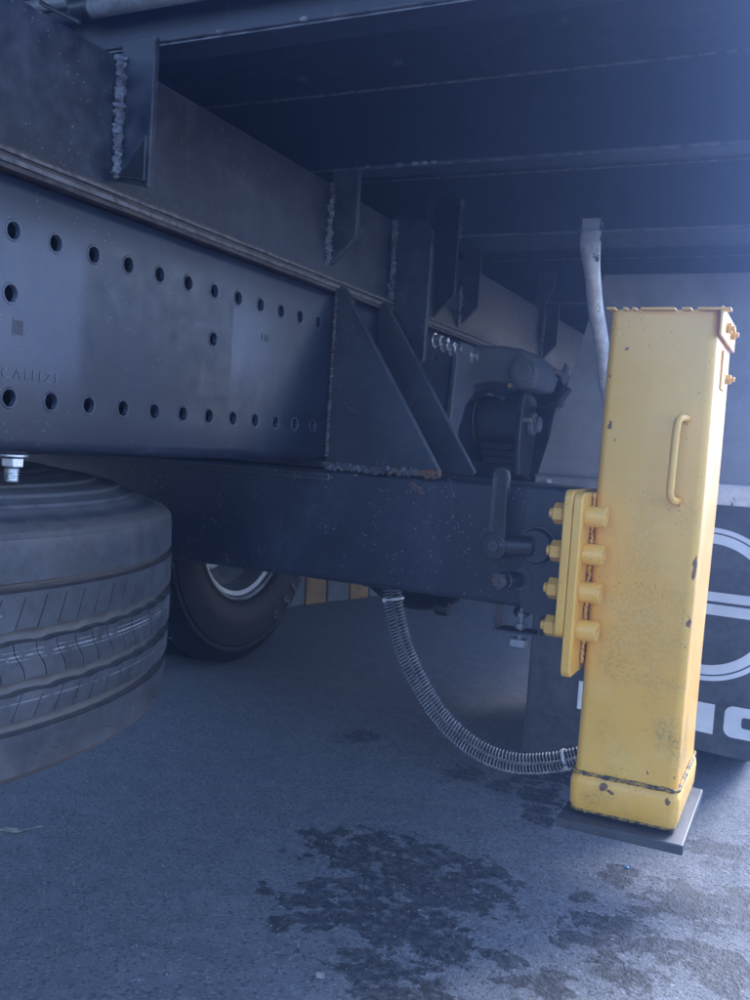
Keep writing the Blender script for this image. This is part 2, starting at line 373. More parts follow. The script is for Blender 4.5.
def text(name, body, size, mat, parent, mtx, extrude=.0004, bold=0, sx=1.0, spacing=1.0):
    cu = bpy.data.curves.new(name, 'FONT'); cu.body = body; cu.size = size; cu.extrude = extrude; cu.offset = bold
    cu.align_x = 'CENTER'; cu.align_y = 'CENTER'; cu.space_character = spacing; cu.resolution_u = 4
    t = bpy.data.objects.new(name, cu); COL.objects.link(t)
    bpy.context.view_layer.update()
    me = bpy.data.meshes.new_from_object(t.evaluated_get(bpy.context.evaluated_depsgraph_get()))
    bpy.data.objects.remove(t)
    me.transform(Matrix.Diagonal((sx, 1, 1, 1))); me.transform(mtx.to_3x3().to_4x4())
    me.materials.clear(); me.materials.append(M[mat])
    o = bpy.data.objects.new(name, me); COL.objects.link(o); o.location = mtx.translation
    if parent: o.parent = parent; o.location = mtx.translation - world_loc(parent)
    return o
def smoothpath(pts, n=40):
    pts = [Vector(p) for p in pts]; P = [pts[0] * 2 - pts[1]] + pts + [pts[-1] * 2 - pts[-2]]; out = []
    for i in range(1, len(P) - 2):
        for k in range(n):
            t = k / n; a, b, c, d = P[i - 1:i + 3]
            out.append(.5 * ((2 * b) + (c - a) * t + (2 * a - 5 * b + 4 * c - d) * t * t + (3 * b - a - 3 * c + d) * t ** 3))
    return out + [pts[-1]]
def rrect(x0, x1, z0, z1, r, n=5, corners=(1, 1, 1, 1)):
    out = []
    for (cx, cz, a, on) in ((x1 - r, z1 - r, 0, corners[0]), (x0 + r, z1 - r, 90, corners[1]), (x0 + r, z0 + r, 180, corners[2]), (x1 - r, z0 + r, 270, corners[3])):
        if not on:
            out.append((x1 if a in (0, 270) else x0, z1 if a in (0, 90) else z0)); continue
        for k in range(n + 1):
            t = R(a + 90 * k / n); out.append((cx + r * math.cos(t), cz + r * math.sin(t)))
    return out
def weld_v(parent, x, y, z0, z1, r=.006, seed=1, mat='weld', sy=1.0):
    rnd = random.Random(seed); mb = MB(); z = z0; k = 0
    while z < z1:
        rr = r * rnd.uniform(.75, 1.2)
        mb.blob((x + rnd.uniform(-.001, .001), y + rnd.uniform(-.0018, .0018), z), rr, (.75, sy, .62), seed * 50 + k, 7, .95); z += r * .62; k += 1
    return mb.build('weld_bead', mat, parent, ang=50)
def weld_h(parent, p0, p1, r=.006, seed=1, mat='weld'):
    rnd = random.Random(seed); p0, p1 = Vector(p0), Vector(p1); L = (p1 - p0).length; n = int(L / (r * .65)); mb = MB()
    for k in range(n):
        p = p0.lerp(p1, k / n); mb.blob(p + Vector([rnd.uniform(-.0012, .0012) for _ in range(3)]), r * rnd.uniform(.7, 1.2), (1, 1, .9), seed * 31 + k, 6, .6)
    return mb.build('weld_bead', mat, parent, ang=50)
def hexa(mb, c, axis, r, a, b, rot=0):
    ax = Vector({'x': (1, 0, 0), 'y': (0, 1, 0), 'z': (0, 0, 1)}[axis]); u = Vector({'x': (0, 1, 0), 'y': (1, 0, 0), 'z': (1, 0, 0)}[axis]); v = ax.cross(u)
    ring = lambda t, q: [Vector(c) + ax * t + u * (q * math.cos(R(60 * k + rot))) + v * (q * math.sin(R(60 * k + rot))) for k in range(6)]
    e = .1 * (b - a)
    rs = [ring(a, r * .9), ring(a + e, r), ring(b - e, r), ring(b, r * .9)]
    vs = [q for g in rs for q in g]; fs = [tuple(range(6)), tuple(range(18, 24))[::-1]]
    for i in range(3):
        for k in range(6): fs.append((i * 6 + k, i * 6 + (k + 1) % 6, i * 6 + 6 + (k + 1) % 6, i * 6 + 6 + k))
    return mb.add(vs, fs)

# ------------------------------------------------------------------ ground and kerb
g = MB()
xs = [-600, -60, -12, -4, 0, 4, 12, 60, 600]
vs = [(x, y, 0) for x in xs for y in xs]; k = len(xs)
g.add(vs, [(i * k + j, (i + 1) * k + j, (i + 1) * k + j + 1, i * k + j + 1) for i in range(k - 1) for j in range(k - 1)])
gr = g.build('asphalt_ground', 'asphalt', smooth=False); gr['kind'] = 'structure'

# low painted barrier beyond the rear axle
A, B = Vector((-2.62, 2.9, 0)), Vector((-1.40, 7.3, 0)); dirv = (B - A).normalized(); nrm = Vector((-dirv.y, dirv.x, 0))
kb = thing('painted_barrier', A, 'low grey concrete barrier with worn yellow blocks, on the ground beyond the rear axle', 'barrier')
L = (B - A).length; q = 0; i = 0
off = (Vector((-2.14, 4.104, 0)) - A).dot(dirv)
segs = []
t = off - .15 * 9
edges = [off + .0, off + .16, off + .335, off + .50]
q = -0.1; pos_list = []
s0 = off
per = .335
k0 = -int(s0 / per) - 1
for k in range(k0, 12):
    ya, yb = s0 + k * per, s0 + k * per + .16
    for a, b, m_ in ((ya, yb, 'kerb_y'), (yb, ya + per, 'kerb_g')):
        a, b = max(a, 0), min(b, L)
        if b - a < .02: continue
        mb = MB(); p = A + dirv * (a + .001); r = A + dirv * (b - .001)
        prof = [(0, 0), (.02, .42), (.16, .42), (.2, 0)]
        vs = [tuple(p + nrm * u + Vector((0, 0, h))) for u, h in prof] + [tuple(r + nrm * u + Vector((0, 0, h))) for u, h in prof]
        mb.add(vs, [(0, 1, 2, 3), (7, 6, 5, 4)] + [(j, (j + 1) % 4, 4 + (j + 1) % 4, 4 + j) for j in range(4)])
        mb.build('barrier_block', m_, kb, bevel=.012)

# ------------------------------------------------------------------ the truck
truck = thing('flatbed_truck', (-1.14, 1.3, 0), 'underside of a dark flatbed truck with drilled frame rail and welded cross members', 'truck')
RX = -.71; FZ0, FZ1 = .815, 1.082
YF, YB = -1.6, 7.35

def channel_rail(sign, y0, y1, holes=False):
    """C section, web outward"""
    x = RX if sign > 0 else -1.57
    t = .0055; rr = .014; fl = .085
    out = []
    def arc(cx, cz, r, a0, a1, n=6): return [(cx + sign * r * math.cos(R(a0 + (a1 - a0) * k / n)), cz + r * math.sin(R(a0 + (a1 - a0) * k / n))) for k in range(n + 1)]
    outer = [(x - sign * fl, FZ1)] + arc(x - sign * rr, FZ1 - rr, rr, 90, 0) + arc(x - sign * rr, FZ0 + rr, rr, 0, -90) + [(x - sign * fl, FZ0)]
    inner = [(x - sign * fl, FZ0 + t)] + arc(x - sign * rr, FZ0 + rr, rr - t, -90, 0) + arc(x - sign * rr, FZ1 - rr, rr - t, 0, 90) + [(x - sign * fl, FZ1 - t)]
    poly = outer + inner; n = len(poly)
    mb = MB()
    vs = [(p[0], y0, p[1]) for p in poly] + [(p[0], y1, p[1]) for p in poly]
    no, ni = len(outer), len(inner)
    fs = [(i, (i + 1) % n, n + (i + 1) % n, n + i) for i in range(n)]
    mb.add(vs, fs)
    # end caps as quad strips
    for s_, o_ in ((0, 0), (1, n)):
        for i in range(no - 1):
            a, b = i, i + 1; c_, d_ = n - 1 - i, n - 2 - i
            if d_ >= no: mb.f.append((o_ + a, o_ + b, o_ + d_, o_ + c_))
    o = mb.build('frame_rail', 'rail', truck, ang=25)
    if holes:
        cut = MB()
        hs = [(.671 + .0551 * k, 1.0285) for k in range(-26, 12)] + [(.674 + .0551 * k, .8695) for k in range(-26, 12)]
        hs += [(.671, .969), (1.005, .968), (-.1, .969), (-.6, .969)]
        hs += [(1.66 + .055 * k, 1.0285) for k in range(4)] + [(1.75 + .055 * k, .8695) for k in range(4)]
        rnd = random.Random(3)
        for (y, z) in hs: cut.cyl((x, y, z), 'x', .0083, -.03, .03, 20)
        c = cut.build('cut', 'black', None, smooth=False)
        md = o.modifiers.new('holes', 'BOOLEAN'); md.object = c; md.operation = 'DIFFERENCE'; md.solver = 'EXACT'
        bpy.context.view_layer.update()
        me = bpy.data.meshes.new_from_object(o.evaluated_get(bpy.context.evaluated_depsgraph_get()))
        o.modifiers.clear(); old = o.data; o.data = me; bpy.data.meshes.remove(old)
        cm = c.data; bpy.data.objects.remove(c); bpy.data.meshes.remove(cm)
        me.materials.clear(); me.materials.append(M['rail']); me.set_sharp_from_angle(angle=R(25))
        # rim of bare paint burr round each hole in view
        for (y, z) in hs:
            if y > .55 and y < 2:
                b = MB(); b.lathe([(.0083, 0), (.0086, .0009), (.0098, .0010), (.0108, 0)], (x, y, z), 'x', 20)
                b.build('hole_rim', 'rail', o)
    return o
rail = channel_rail(1, YF, YB, True); channel_rail(-1, YF, YB)
text('stamped_number', '116', .016, 'rail', rail, Matrix(((0, 0, 1, RX), (1, 0, 0, 1.128), (0, 1, 0, .985), (0, 0, 0, 1))), .0010, .0)
text('stamped_number', 'CAI1IZI', .014, 'rail', rail, Matrix(((0, 0, 1, RX), (1, 0, 0, .700), (0, 1, 0, .893), (0, 0, 0, 1))), .0008, .0, 1.1, 1.5)
b = MB(); b.box(RX - .001, RX + .0006, .675, .689, .930, .946); b.build('stamp_patch', 'beam', rail)

# packing strips between rail and subframe
for i, (z0, z1, dx, m_) in enumerate(((1.083, 1.0875, .004, 'liner'), (1.088, 1.0925, .0065, 'liner2'), (1.093, 1.0965, .005, 'liner'), (1.0970, 1.1005, .0075, 'liner2'), (1.1010, 1.1045, .003, 'liner'))):
    for y0, y1 in ((YF, 7.3),):
        mb = MB(); n = 260; rnd = random.Random(i + 5)
        vs = []
        for k in range(n + 1):
            y = y0 + (y1 - y0) * k / n; j = rnd.uniform(-.0010, .0010); xx = RX + dx + j
            vs += [(RX - .06, y, z0), (xx, y, z0), (xx, y, z1 + rnd.uniform(-.0003, .0003)), (RX - .06, y, z1)]
        fs = [(4 * k + a, 4 * k + (a + 1) % 4, 4 * k + 4 + (a + 1) % 4, 4 * k + 4 + a) for k in range(n) for a in range(4)] + [(0, 1, 2, 3), (4 * n, 4 * n + 1, 4 * n + 2, 4 * n + 3)]
        mb.add(vs, fs).build('packing_strip', m_, truck, ang=50)

mb = MB(); mb.box(-1.57, -1.50, YF, YB, 1.0825, 1.1045); mb.build('packing_strip', 'liner', truck, bevel=.001)
# subframe: folded plate on top of the rail
PX = -.715; PZ0, PZ1 = 1.105, 1.245
for s_, x in ((1, PX), (-1, -1.565)):
    mb = MB(); t = .008
    mb.box(min(x, x - s_ * t), max(x, x - s_ * t), YF, YB, PZ0, PZ1)
    mb.box(min(x - s_ * t, x - s_ * .07), max(x - s_ * t, x - s_ * .07), YF, YB, PZ0, PZ0 + t)
    mb.build('subframe_plate', 'plate', truck, bevel=.002)
    mb = MB(); mb.box(min(x - s_ * (t+.0005), x - s_ * .07), max(x - s_ * (t+.0005), x - s_ * .07), YF, YB, PZ1 - t, PZ1 - .001)
    mb.build('subframe_flange', 'plate', truck, bevel=.002)

# gusset brackets standing out from the subframe plate
def fin(y, x1, z0, z1, cham, t=.010, mat='plate', x0=PX, seam=True, seed=1, wz=None):
    mb = MB(); mb.prism([(x0 + .0005, z0), (x0 + .0005 + max(0.004, (x1 - x0) - cham), z0), (x1, z0 + cham * 1.0), (x1, z1), (x0 + .0005, z1)] if cham else [(x0, z0), (x1, z0), (x1, z1), (x0, z1)], 'y', y, y + t)
    o = mb.build('bracket_plate', mat, truck, bevel=.0015)
    if seam: weld_v(truck, x0 + .003, y - .002, wz[0] if wz else z0, wz[1] if wz else PZ1 - .002, .0058, seed)
    return o
# first bracket: folded channel with a diagonal infill
mb = MB(); mb.prism([(PX, 1.116), (-.670, 1.106), (-.670, 1.2645), (PX, 1.2645)], 'y', .815, .823); mb.build('bracket_plate', 'plate', truck, bevel=.0015)
mb = MB(); mb.prism([(PX + .007, 1.118), (-.6735, 1.112), (-.6735, 1.160)], 'y', .811, .8148); mb.build('bracket_infill', 'black', truck, bevel=.0008)
weld_v(truck, PX + .004, .811, 1.119, 1.243, .0062, 3)
fin(1.303, -.668, 1.122, 1.2645, .040, seed=4, wz=(1.124, 1.243))
# third: deep hanger plate
mb = MB(); mb.prism([(PX - .002, 1.02), (-.70, 1.0), (-.655, .985), (-.640, 1.0), (-.640, 1.225), (-.655, 1.244), (PX, 1.2560)], 'y', 1.540, 1.552); mb.build('hanger_plate', 'plate', truck, bevel=.0015)
weld_v(truck, PX + .005, 1.536, 1.108, 1.243, .0068, 6)
# fourth and fifth: folded bracket under the wide crossbearer
mb = MB(); mb.prism([(-.725, 1.105), (-.722, 1.100), (-.672, 1.150), (-.672, 1.338), (-.725, 1.338)], 'y', 1.752, 1.7595); mb.build('bracket_plate', 'black', truck, bevel=.0012)
mb = MB(); mb.box(-.7325, -.7255, 1.725, 1.7595, 1.10, 1.338); mb.build('bracket_flange', 'plate', truck, bevel=.0012)
weld_v(truck, -.668, 1.750, 1.262, 1.333, .0048, 9)
mb = MB(); mb.prism([(PX, 1.108), (-.712, 1.108), (-.672, 1.150), (-.672, 1.2645), (PX, 1.2645)], 'y', 1.895, 1.903); mb.build('bracket_plate', 'plate', truck, bevel=.0012)
weld_v(truck, PX + .004, 1.892, 1.11, 1.19, .0056, 11)
fin(2.56, -.672, 1.11, 1.2645, .04, seed=14, wz=(1.12, 1.24))

# crossbearers: channel sections under the deck
DZ = 1.382; YD = .62; XE = -.035
def cross(y, depth=.05, z0=1.2655, x0=-2.42, x1=XE - .029, t=.006, lip=True, mat='cross'):
    mb = MB(); mb.box(x0, x1, y, y + t, z0, DZ - .0015)
    mb.box(x0, x1, y + t, y + depth, z0, z0 + t); mb.box(x0, x1, y + t, y + depth, DZ - .0015 - t, DZ - .0015)
    return mb.build('crossbearer', mat, truck, bevel=.0022, seg=3)
for y, d in ( (.833, .05), (1.300, .052), (1.752, .150), (2.545, .055), (3.02, .05), (3.5, .05), (4.0, .05), (4.6, .05), (5.2, .05), (5.8, .05), (6.4, .05), (7.0, .05)):
    cross(y, d)
for y in (.833, 1.300, 1.752, 2.545):
    mb = MB(); mb.box(-2.41, XE - .03, y - .0042, y - .0003, DZ - .0045, DZ - .0006); mb.build('sealant_bead', 'liner2', truck, bevel=.0012)
# a few weld spatters along the lower edges
for y, x, sd_ in ((1.2985, -.575, 1), (1.2985, -.560, 2), (1.2985, -.545, 3), (1.2985, -.652, 4), (1.2985, -.60, 8), (.8315, -.50, 5), (.8315, -.60, 6), (1.750, -.55, 7)):
    mb = MB(); mb.blob((x, y, 1.2665), .0032, (1.6, 1, .8), sd_); mb.build('weld_spatter', 'weld', truck)
# deck sheet with its edge channel and button-head rivets
mb = MB(); mb.box(-2.45, XE, YD, 7.4, DZ, DZ + .004); mb.build('deck_sheet', 'deck', truck)
mb = MB(); mb.box(XE - .0285, XE, YD, 7.4, 1.262, DZ - .001); mb.build('deck_edge', 'cross', truck, bevel=.003)
mb = MB(); mb.box(-2.45, -2.4215, YD, 7.4, 1.262, DZ - .001); mb.build('deck_edge', 'cross', truck, bevel=.003)
for (x, y) in ((-.665, 1.10), (-.80, 1.16), (-.74, 1.235), (-.44, 1.08), (-.33, 1.16), (-.58, 1.22)):
    mb = MB(); mb.lathe([(0, -.0035), (.006, -.003), (.0105, -.001), (.012, .0005)], (x, y, DZ), 'z', 16); mb.build('deck_rivet', 'gusset', truck)
# rust-red end plate by the third crossbearer
mb = MB(); mb.prism([(-.725, 1.205), (-.705, 1.16), (-.70, 1.262), (-.68, 1.3), (-.68, 1.34), (-.725, 1.34)], 'y', 2.520, 2.532); mb.build('rusty_plate', 'rusty', truck, label='rust red plate at the end of the rear crossbearer')
# inboard longitudinal stringer and rear bulkhead pieces seen in the dark gap
mb = MB(); mb.box(-1.25, -1.17, -1.6, 4.1, 1.12, 1.2635); mb.build('centre_stringer', 'deck', truck, bevel=.002)
for y in (-.9, .1, 2.25, 3.35):
    mb = MB(); mb.box(-1.555, -.725, y, y + .012, .84, 1.06); mb.box(-1.48, -.80, y + .0125, y + .09, .84, .85); mb.build('frame_crossmember', 'deck', truck, bevel=.002)

# outrigger beam
BY0, BY1, BZ0, BZ1 = 1.33, 1.50, .623, .8035
ob = MB(); ob.prism(rrect(BY0, BY1, BZ0, BZ1, .010, 4), 'x', -2.0, -.3135)
beam = ob.build('outrigger_beam', 'beam', truck, ang=30)
mb = MB(); mb.prism(rrect(-.375, -.3145, BZ0 - .006, BZ1 - .004, .022, 6, (1, 0, 1, 1)), 'y', 1.3235, 1.3298); mb.build('end_doubler', 'gusset', truck, bevel=.0018)
# box that clamps the beam under the rail
mb = MB(); mb.box(-1.57, -.72, 1.342, 1.49, .8045, .8145); mb.build('saddle_plate', 'beam', truck, bevel=.002)
# raised lip along the top front edge of the beam, rusty where the gusset is welded
mb = MB(); mb.box(-.995, -.70, 1.3255, 1.3298, .785, .7955); mb.build('beam_lip', 'beam', truck, bevel=.0015)
# gusset plates
for y, nm in ((1.327, 0), (1.488, 1)):
    mb = MB(); mb.prism([(-.7085, .812), (-.518, .8055), (-.512, .812), (-.692, 1.088), (-.700, 1.093), (-.7085, 1.090)], 'y', y, y + .012)
    mb.build('gusset_plate', 'gusset', truck, bevel=.002, label=('front' if nm == 0 else 'rear') + ' triangular gusset plate welded between rail and beam')
rnd = random.Random(5); mb = MB()
for k in range(60):
    x = -.705 + .195 * k / 60; mb.blob((x, 1.3245 + rnd.uniform(-.001, .001), .8075 + rnd.uniform(-.003, .003)), .0055 * rnd.uniform(.6, 1.2), (1, .9, .9), k, 6, .7)
mb.build('weld_bead', 'rusty', truck, ang=50)
mb = MB()
for k in range(46):
    mb.blob((-.7065, 1.3245, .825 + .262 * k / 46), .0034 * rnd.uniform(.7, 1.2), (1, .9, 1), 100 + k, 6, .6)
mb.build('weld_bead', 'rusty', truck, ang=50)
for (x, z, r_) in ((-.610, .776, .0035), (-.598, .776, .0028), (-.556, .789, .005), (-.548, .784, .006), (-.540, .778, .004), (-.70, .790, .004), (-.655, .797, .0035)):
    mb = MB(); mb.blob((x, 1.3295, z), r_, (1.3, .35, .7), int(-x * 900)); mb.build('rust_scab', 'rusty', truck)

# locking lever and pivot on the beam end
mb = MB(); mb.cyl((-.352, 1.3235, .717), 'y', .030, -.004, .0002, 28); mb.cyl((-.352, 1.3235, .717), 'y', .0235, -.018, -.004, 28, .027)
mb.build('pivot_boss', 'beam', beam, bevel=.002)
mb = MB(); mb.tube([(-.356, 1.306, .717), (-.388, 1.294, .716), (-.402, 1.288, .715)], .015, 20); mb.build('lever_hub', 'black', beam, bevel=.002)
mb = MB(); mb.cyl((-.4045, 1.2835, .7145), 'y', .0195, -.006, .006, 26); mb.build('lever_cap', 'black', beam, bevel=.003, seg=3)
mb = MB(); mb.cyl((-.4045, 1.2775, .7145), 'y', .0075, -.0025, .001, 18); mb.build('lever_pin', 'pinrust', beam, bevel=.0008)
# lever handle: dished bar with raised rim
hx = -.4015
outer = [(hx + .0115 * math.cos(R(a)), .815 + .0115 * math.sin(R(a))) for a in range(0, 181, 15)] + [(hx - .0135, .728), (hx + .0130, .728)]
inner = [(hx + .0075 * math.cos(R(a)), .815 + .0075 * math.sin(R(a))) for a in range(0, 181, 15)] + [(hx - .0090, .738), (hx + .0085, .738)]
mb = MB(); n = len(outer)
vs = [(p[0], 1.279, p[1]) for p in outer] + [(p[0], 1.279, p[1]) for p in inner] + [(p[0], 1.2835, p[1]) for p in inner] + [(p[0], 1.292, p[1]) for p in outer]
fs = [(i, (i + 1) % n, n + (i + 1) % n, n + i) for i in range(n)] + [(n + i, n + (i + 1) % n, 2 * n + (i + 1) % n, 2 * n + i) for i in range(n)] + [tuple(range(2 * n, 3 * n))] + [(i, 3 * n + i, 3 * n + (i + 1) % n, (i + 1) % n) for i in range(n)] + [tuple(range(3 * n, 4 * n))[::-1]]
mb.add(vs, fs).build('lever_handle', 'black', beam, bevel=.0012)
# lower pin with hex head
mb = MB(); mb.cyl((-.372, 1.3235, .666), 'y', .017, -.004, .0, 24); mb.tube([(-.374, 1.320, .666), (-.388, 1.300, .665)], .0115, 18); mb.build('stop_pin', 'beam', beam, bevel=.0015)
mb = MB(); hexa(mb, (-.395, 1.298, .6645), 'y', .0125, -.010, .004, 12); mb.cyl((-.395, 1.298, .6645), 'y', .0065, -.0125, -.010, 14); mb.build('hex_bolt', 'pinrust', beam, bevel=.0008)
# U shaped bracket with clamp bolt under the beam
mb = MB(); mb.box(-.414, -.410, 1.335, 1.375, .5825, .6225); mb.box(-.4098, -.342, 1.335, 1.375, .5825, .5865); mb.box(-.3458, -.342, 1.335, 1.375, .5867, .6225); mb.build('clamp_bracket', 'gusset', beam, bevel=.0012)
mb = MB(); mb.cyl((-.376, 1.352, .59), 'z', .0035, -.022, .03, 12); mb.build('clamp_bolt', 'rim', beam)
mb = MB(); hexa(mb, (-.376, 1.352, .592), 'z', .0085, -.003, .005); hexa(mb, (-.376, 1.352, .609), 'z', .0065, -.003, .004); mb.box(-.388, -.366, 1.344, 1.360, .562, .573); mb.build('clamp_nut', 'rim', beam, bevel=.0008)
mb = MB(); mb.blob((-.378, 1.36, .612), .0115, (1.1, 1, .8), 3); mb.build('clamp_grommet', 'black', beam)

mb = MB(); mb.box(-2.44, -2.43, 3.5, 7.34, .52, 1.26); mb.build('sky_blocker_side', 'black', truck, bevel=.002)  # added panel, shuts sky light out of the far side
mb = MB(); mb.box(-2.4295, -.10, 7.32, 7.33, .50, 1.26); mb.build('sky_blocker_rear', 'black', truck, bevel=.002)  # added full-width panel, keeps the cavity dark from behind
# wheels of the rear axle --------------------------------------------------
def tyre_profile(Ro, wdt, rim):
    h = wdt / 2
    return [(rim, -h * .78), (rim + .012, -h * .86), (rim + .05, -h * .98), (rim + .10, -h * 1.02), (Ro - .065, -h * .99), (Ro - .06, -h * .965), (Ro - .045, -h * .965), (Ro - .03, -h * .90), (Ro - .012, -h * .82), (Ro, -h * .76),
            (Ro + .002, -h * .36), (Ro - .012, -h * .34), (Ro - .012, -h * .28), (Ro + .003, -h * .26), (Ro + .003, h * .26), (Ro - .012, h * .28), (Ro - .012, h * .34), (Ro + .002, h * .36),
            (Ro, h * .76), (Ro - .012, h * .82), (Ro - .03, h * .90), (Ro - .045, h * .965), (Ro - .06, h * .965), (Ro - .065, h * .99), (rim + .10, h * 1.02), (rim + .05, h * .98), (rim + .012, h * .86), (rim, h * .78)]
def wheel(cx, y, parent, face):
    c = (cx, y, .527)
    w_ = bpy.data.objects.new('wheel', None); COL.objects.link(w_); w_.parent = parent; w_.location = Vector(c) - world_loc(parent)
    # tyres flattened a little where they stand
    mb = MB(); mb.lathe(tyre_profile(.525, .275, .287), c, 'x', 96, closed=False)
    mb.v = [(p[0] + (.0 if p[2] > .08 else (.5 - .0) * 0), p[1], max(p[2], .001 + .004 * 0)) for p in mb.v]
    mb.build('tyre', 'tyre', w_, ang=28)
    s = face
    pr = [(.296, s * .118), (.292, s * .122), (.284, s * .117), (.278, s * .105), (.262, s * .10), (.256, s * .085), (.252, s * .05), (.245, s * .03), (.236, s * .022), (.205, -s * .02), (.196, -s * .035), (.14, -s * .05), (.12, -s * .045), (.105, s * .0), (.09, s * .02), (.001, s * .022)]
    mb = MB(); mb.lathe(pr, c, 'x', 72); mb.build('rim', 'rim', w_, ang=22)
    mb = MB(); mb.lathe([(.289, -.108), (.289, .105)], c, 'x', 60); mb.build('rim_barrel', 'rim', w_)
    return w_
AX = 2.955
wf = wheel(-2.005, AX, truck, 1); wheel(-2.310, AX, truck, -1); wheel(-.525, AX, truck, -1); wheel(-.210, AX, truck, 1)
# raised sidewall characters
for ch, a in (('9', -62), ('5', -50), ('1', -40), ('6', -31)):
    r_ = .440; t_ = R(a); e = Vector((0, math.cos(t_), math.sin(t_)))
    upv = -e; rt = Vector((0, -math.sin(t_), math.cos(t_)))  # reads anticlockwise seen from +x
    cpos = Vector((-2.005 + .1400, AX, .527)) + e * r_
    text('sidewall_character', ch, .075, 'black', wf, Matrix(((rt.x, upv.x, 1, cpos.x), (rt.y, upv.y, 0, cpos.y), (rt.z, upv.z, 0, cpos.z), (0, 0, 0, 1))), .0025, .0015)
# axle with differential bowl, brake chamber nub
mb = MB(); mb.tube([(-2.1, AX, .5), (-1.45, AX, .5)], .07, 24); mb.tube([(-.85, AX, .5), (-.3, AX, .5)], .07, 24); mb.build('axle_tube', 'black', truck)
mb = MB(); mb.blob((-1.09, 2.70, .515), .215, (1.0, .75, .80), 2, 24, .04); mb.build('differential', 'black', truck, ang=60)
mb = MB(); mb.cyl((-.965, 2.60, .372), 'x', .020, -.02, .02, 16); mb.build('drain_fitting', 'black', truck, bevel=.003)
mb = MB(); mb.cyl((-1.12, 2.62, .53), 'y', .09, -.22, .02, 28); mb.tube([(-1.12, 2.4, .575), (-1.12, .2, .76)], .045, 20); mb.build('drive_shaft', 'black', truck)
mb = MB(); mb.lathe([(.001, -.36), (.10, -.355), (.135, -.33), (.14, -.31), (.14, .31), (.135, .33), (.10, .355), (.001, .36)], (-1.80, 1.95, .84), 'y', 40); mb.build('added_tank', 'black', truck)  # added tank, blocks the bright gap seen between the gussets
mb = MB(); n = 20
mb.prism([(AX + .60 * math.cos(R(a)), .5 + .60 * math.sin(R(a))) for a in range(0, 181, 12)] + [(AX + .595 * math.cos(R(a)), .5 + .595 * math.sin(R(a))) for a in range(180, -1, -12)], 'x', -2.44, -1.84); mb.build('added_mudguard', 'black', truck)  # arch added over the far wheels to block the bright gap
mb = MB()
mb.prism([(AX + .62 * math.cos(R(a)), .48 + .62 * math.sin(R(a))) for a in range(0, 181, 10)] + [(AX + .615 * math.cos(R(a)), .48 + .615 * math.sin(R(a))) for a in range(180, -1, -10)], 'x', -.70, -.07); mb.build('added_mudguard', 'black', truck)  # dark arch added to hide the lit subframe plate beyond

# spring hanger and shackle beyond the gussets -------------------------------
hg = bpy.data.objects.new('spring_hanger', None); COL.objects.link(hg); hg.parent = truck; hg.location = Vector((-.66, 2.1, 1.0)) - world_loc(truck)
HY = 2.06
mb = MB()
arch = [(-.708, 1.0765), (-.64, 1.077), (-.589, 1.071), (-.563, 1.052), (-.548, 1.020), (-.556, .988), (-.587, .985), (-.622, .996), (-.658, 1.000), (-.690, .992), (-.708, .975)]
mb.prism(arch, 'y', 1.955, 2.13); mb.build('hanger_casting', 'cast', hg, bevel=.008, seg=3)
mb = MB(); mb.prism([(1.862, 1.060), (1.875, 1.0745), (2.13, 1.0745), (2.13, .975), (1.99, .975), (1.935, .945), (1.90, .89), (1.885, .82), (1.842, .82), (1.848, .93)], 'x', RX + .0015, RX + .014)
mb.build('hanger_foot', 'cast', hg, bevel=.003)
mb = MB(); mb.cyl((-.580, HY + .0, 1.022), 'y', .030, -.115, .06, 26); mb.cyl((-.580, HY - .115, 1.022), 'y', .021, -.008, 0, 22); mb.build('hanger_boss', 'cast', hg, bevel=.003)
mb = MB(); mb.cyl((-.600, HY - .12, .990), 'y', .010, -.004, .03, 16); mb.build('pin_seat', 'black', hg, bevel=.001)
mb = MB(); mb.cyl((-.600, HY - .126, .990), 'y', .005, -.006, .002, 12); mb.build('grease_nipple', 'brass', hg)
# eye of the leaf spring: dark drum under the arch
mb = MB(); mb.cyl((-.66, HY + .02, .920), 'x', .055, -.045, .050, 36); mb.build('spring_eye', 'beam', hg, bevel=.006)
for a_, b_, q_ in ((-.049, -.0455, .066), (.0505, .056, .060)):
    mb = MB(); mb.cyl((-.66, HY + .02, .920), 'x', q_, a_, b_, 36); mb.build('eye_collar', 'black', hg, bevel=.002)
mb = MB(); mb.cyl((-.66, 2.40, .84), 'x', .20, -.045, .085, 48); mb.build('dark_cover_disc', 'black', truck, bevel=.01)  # added dark disc, covers the sunlit wheel rim behind the hanger
mb = MB(); mb.prism([(HY - .045, .965), (HY - .03, 1.0), (HY + .06, .97), (HY + .075, .90), (HY + .055, .80), (HY - .04, .80), (HY - .055, .88)], 'x', -.604, -.592); mb.build('shackle_plate', 'black', hg, bevel=.003)
mb = MB(); mb.cyl((-.592, HY + .015, .915), 'x', .026, 0, .014, 24); mb.cyl((-.578, HY + .015, .915), 'x', .018, 0, .012, 20); mb.build('shackle_boss', 'cast', hg, bevel=.003)
mb = MB(); mb.cyl((-.592, HY - .032, .922), 'x', .0065, 0, .018, 12); mb.build('grease_nipple', 'zinc', hg); mb = MB(); mb.cyl((-.574, HY - .032, .922), 'x', .004, 0, .008, 10); mb.build('grease_nipple', 'brass', hg)
mb = MB(); mb.prism([(-.720, .962), (-.665, .990), (-.625, .968), (-.631, .960), (-.665, .978), (-.712, .952)], 'y', HY - .08, HY - .065); mb.build('rebound_clip', 'black', hg, bevel=.0015)
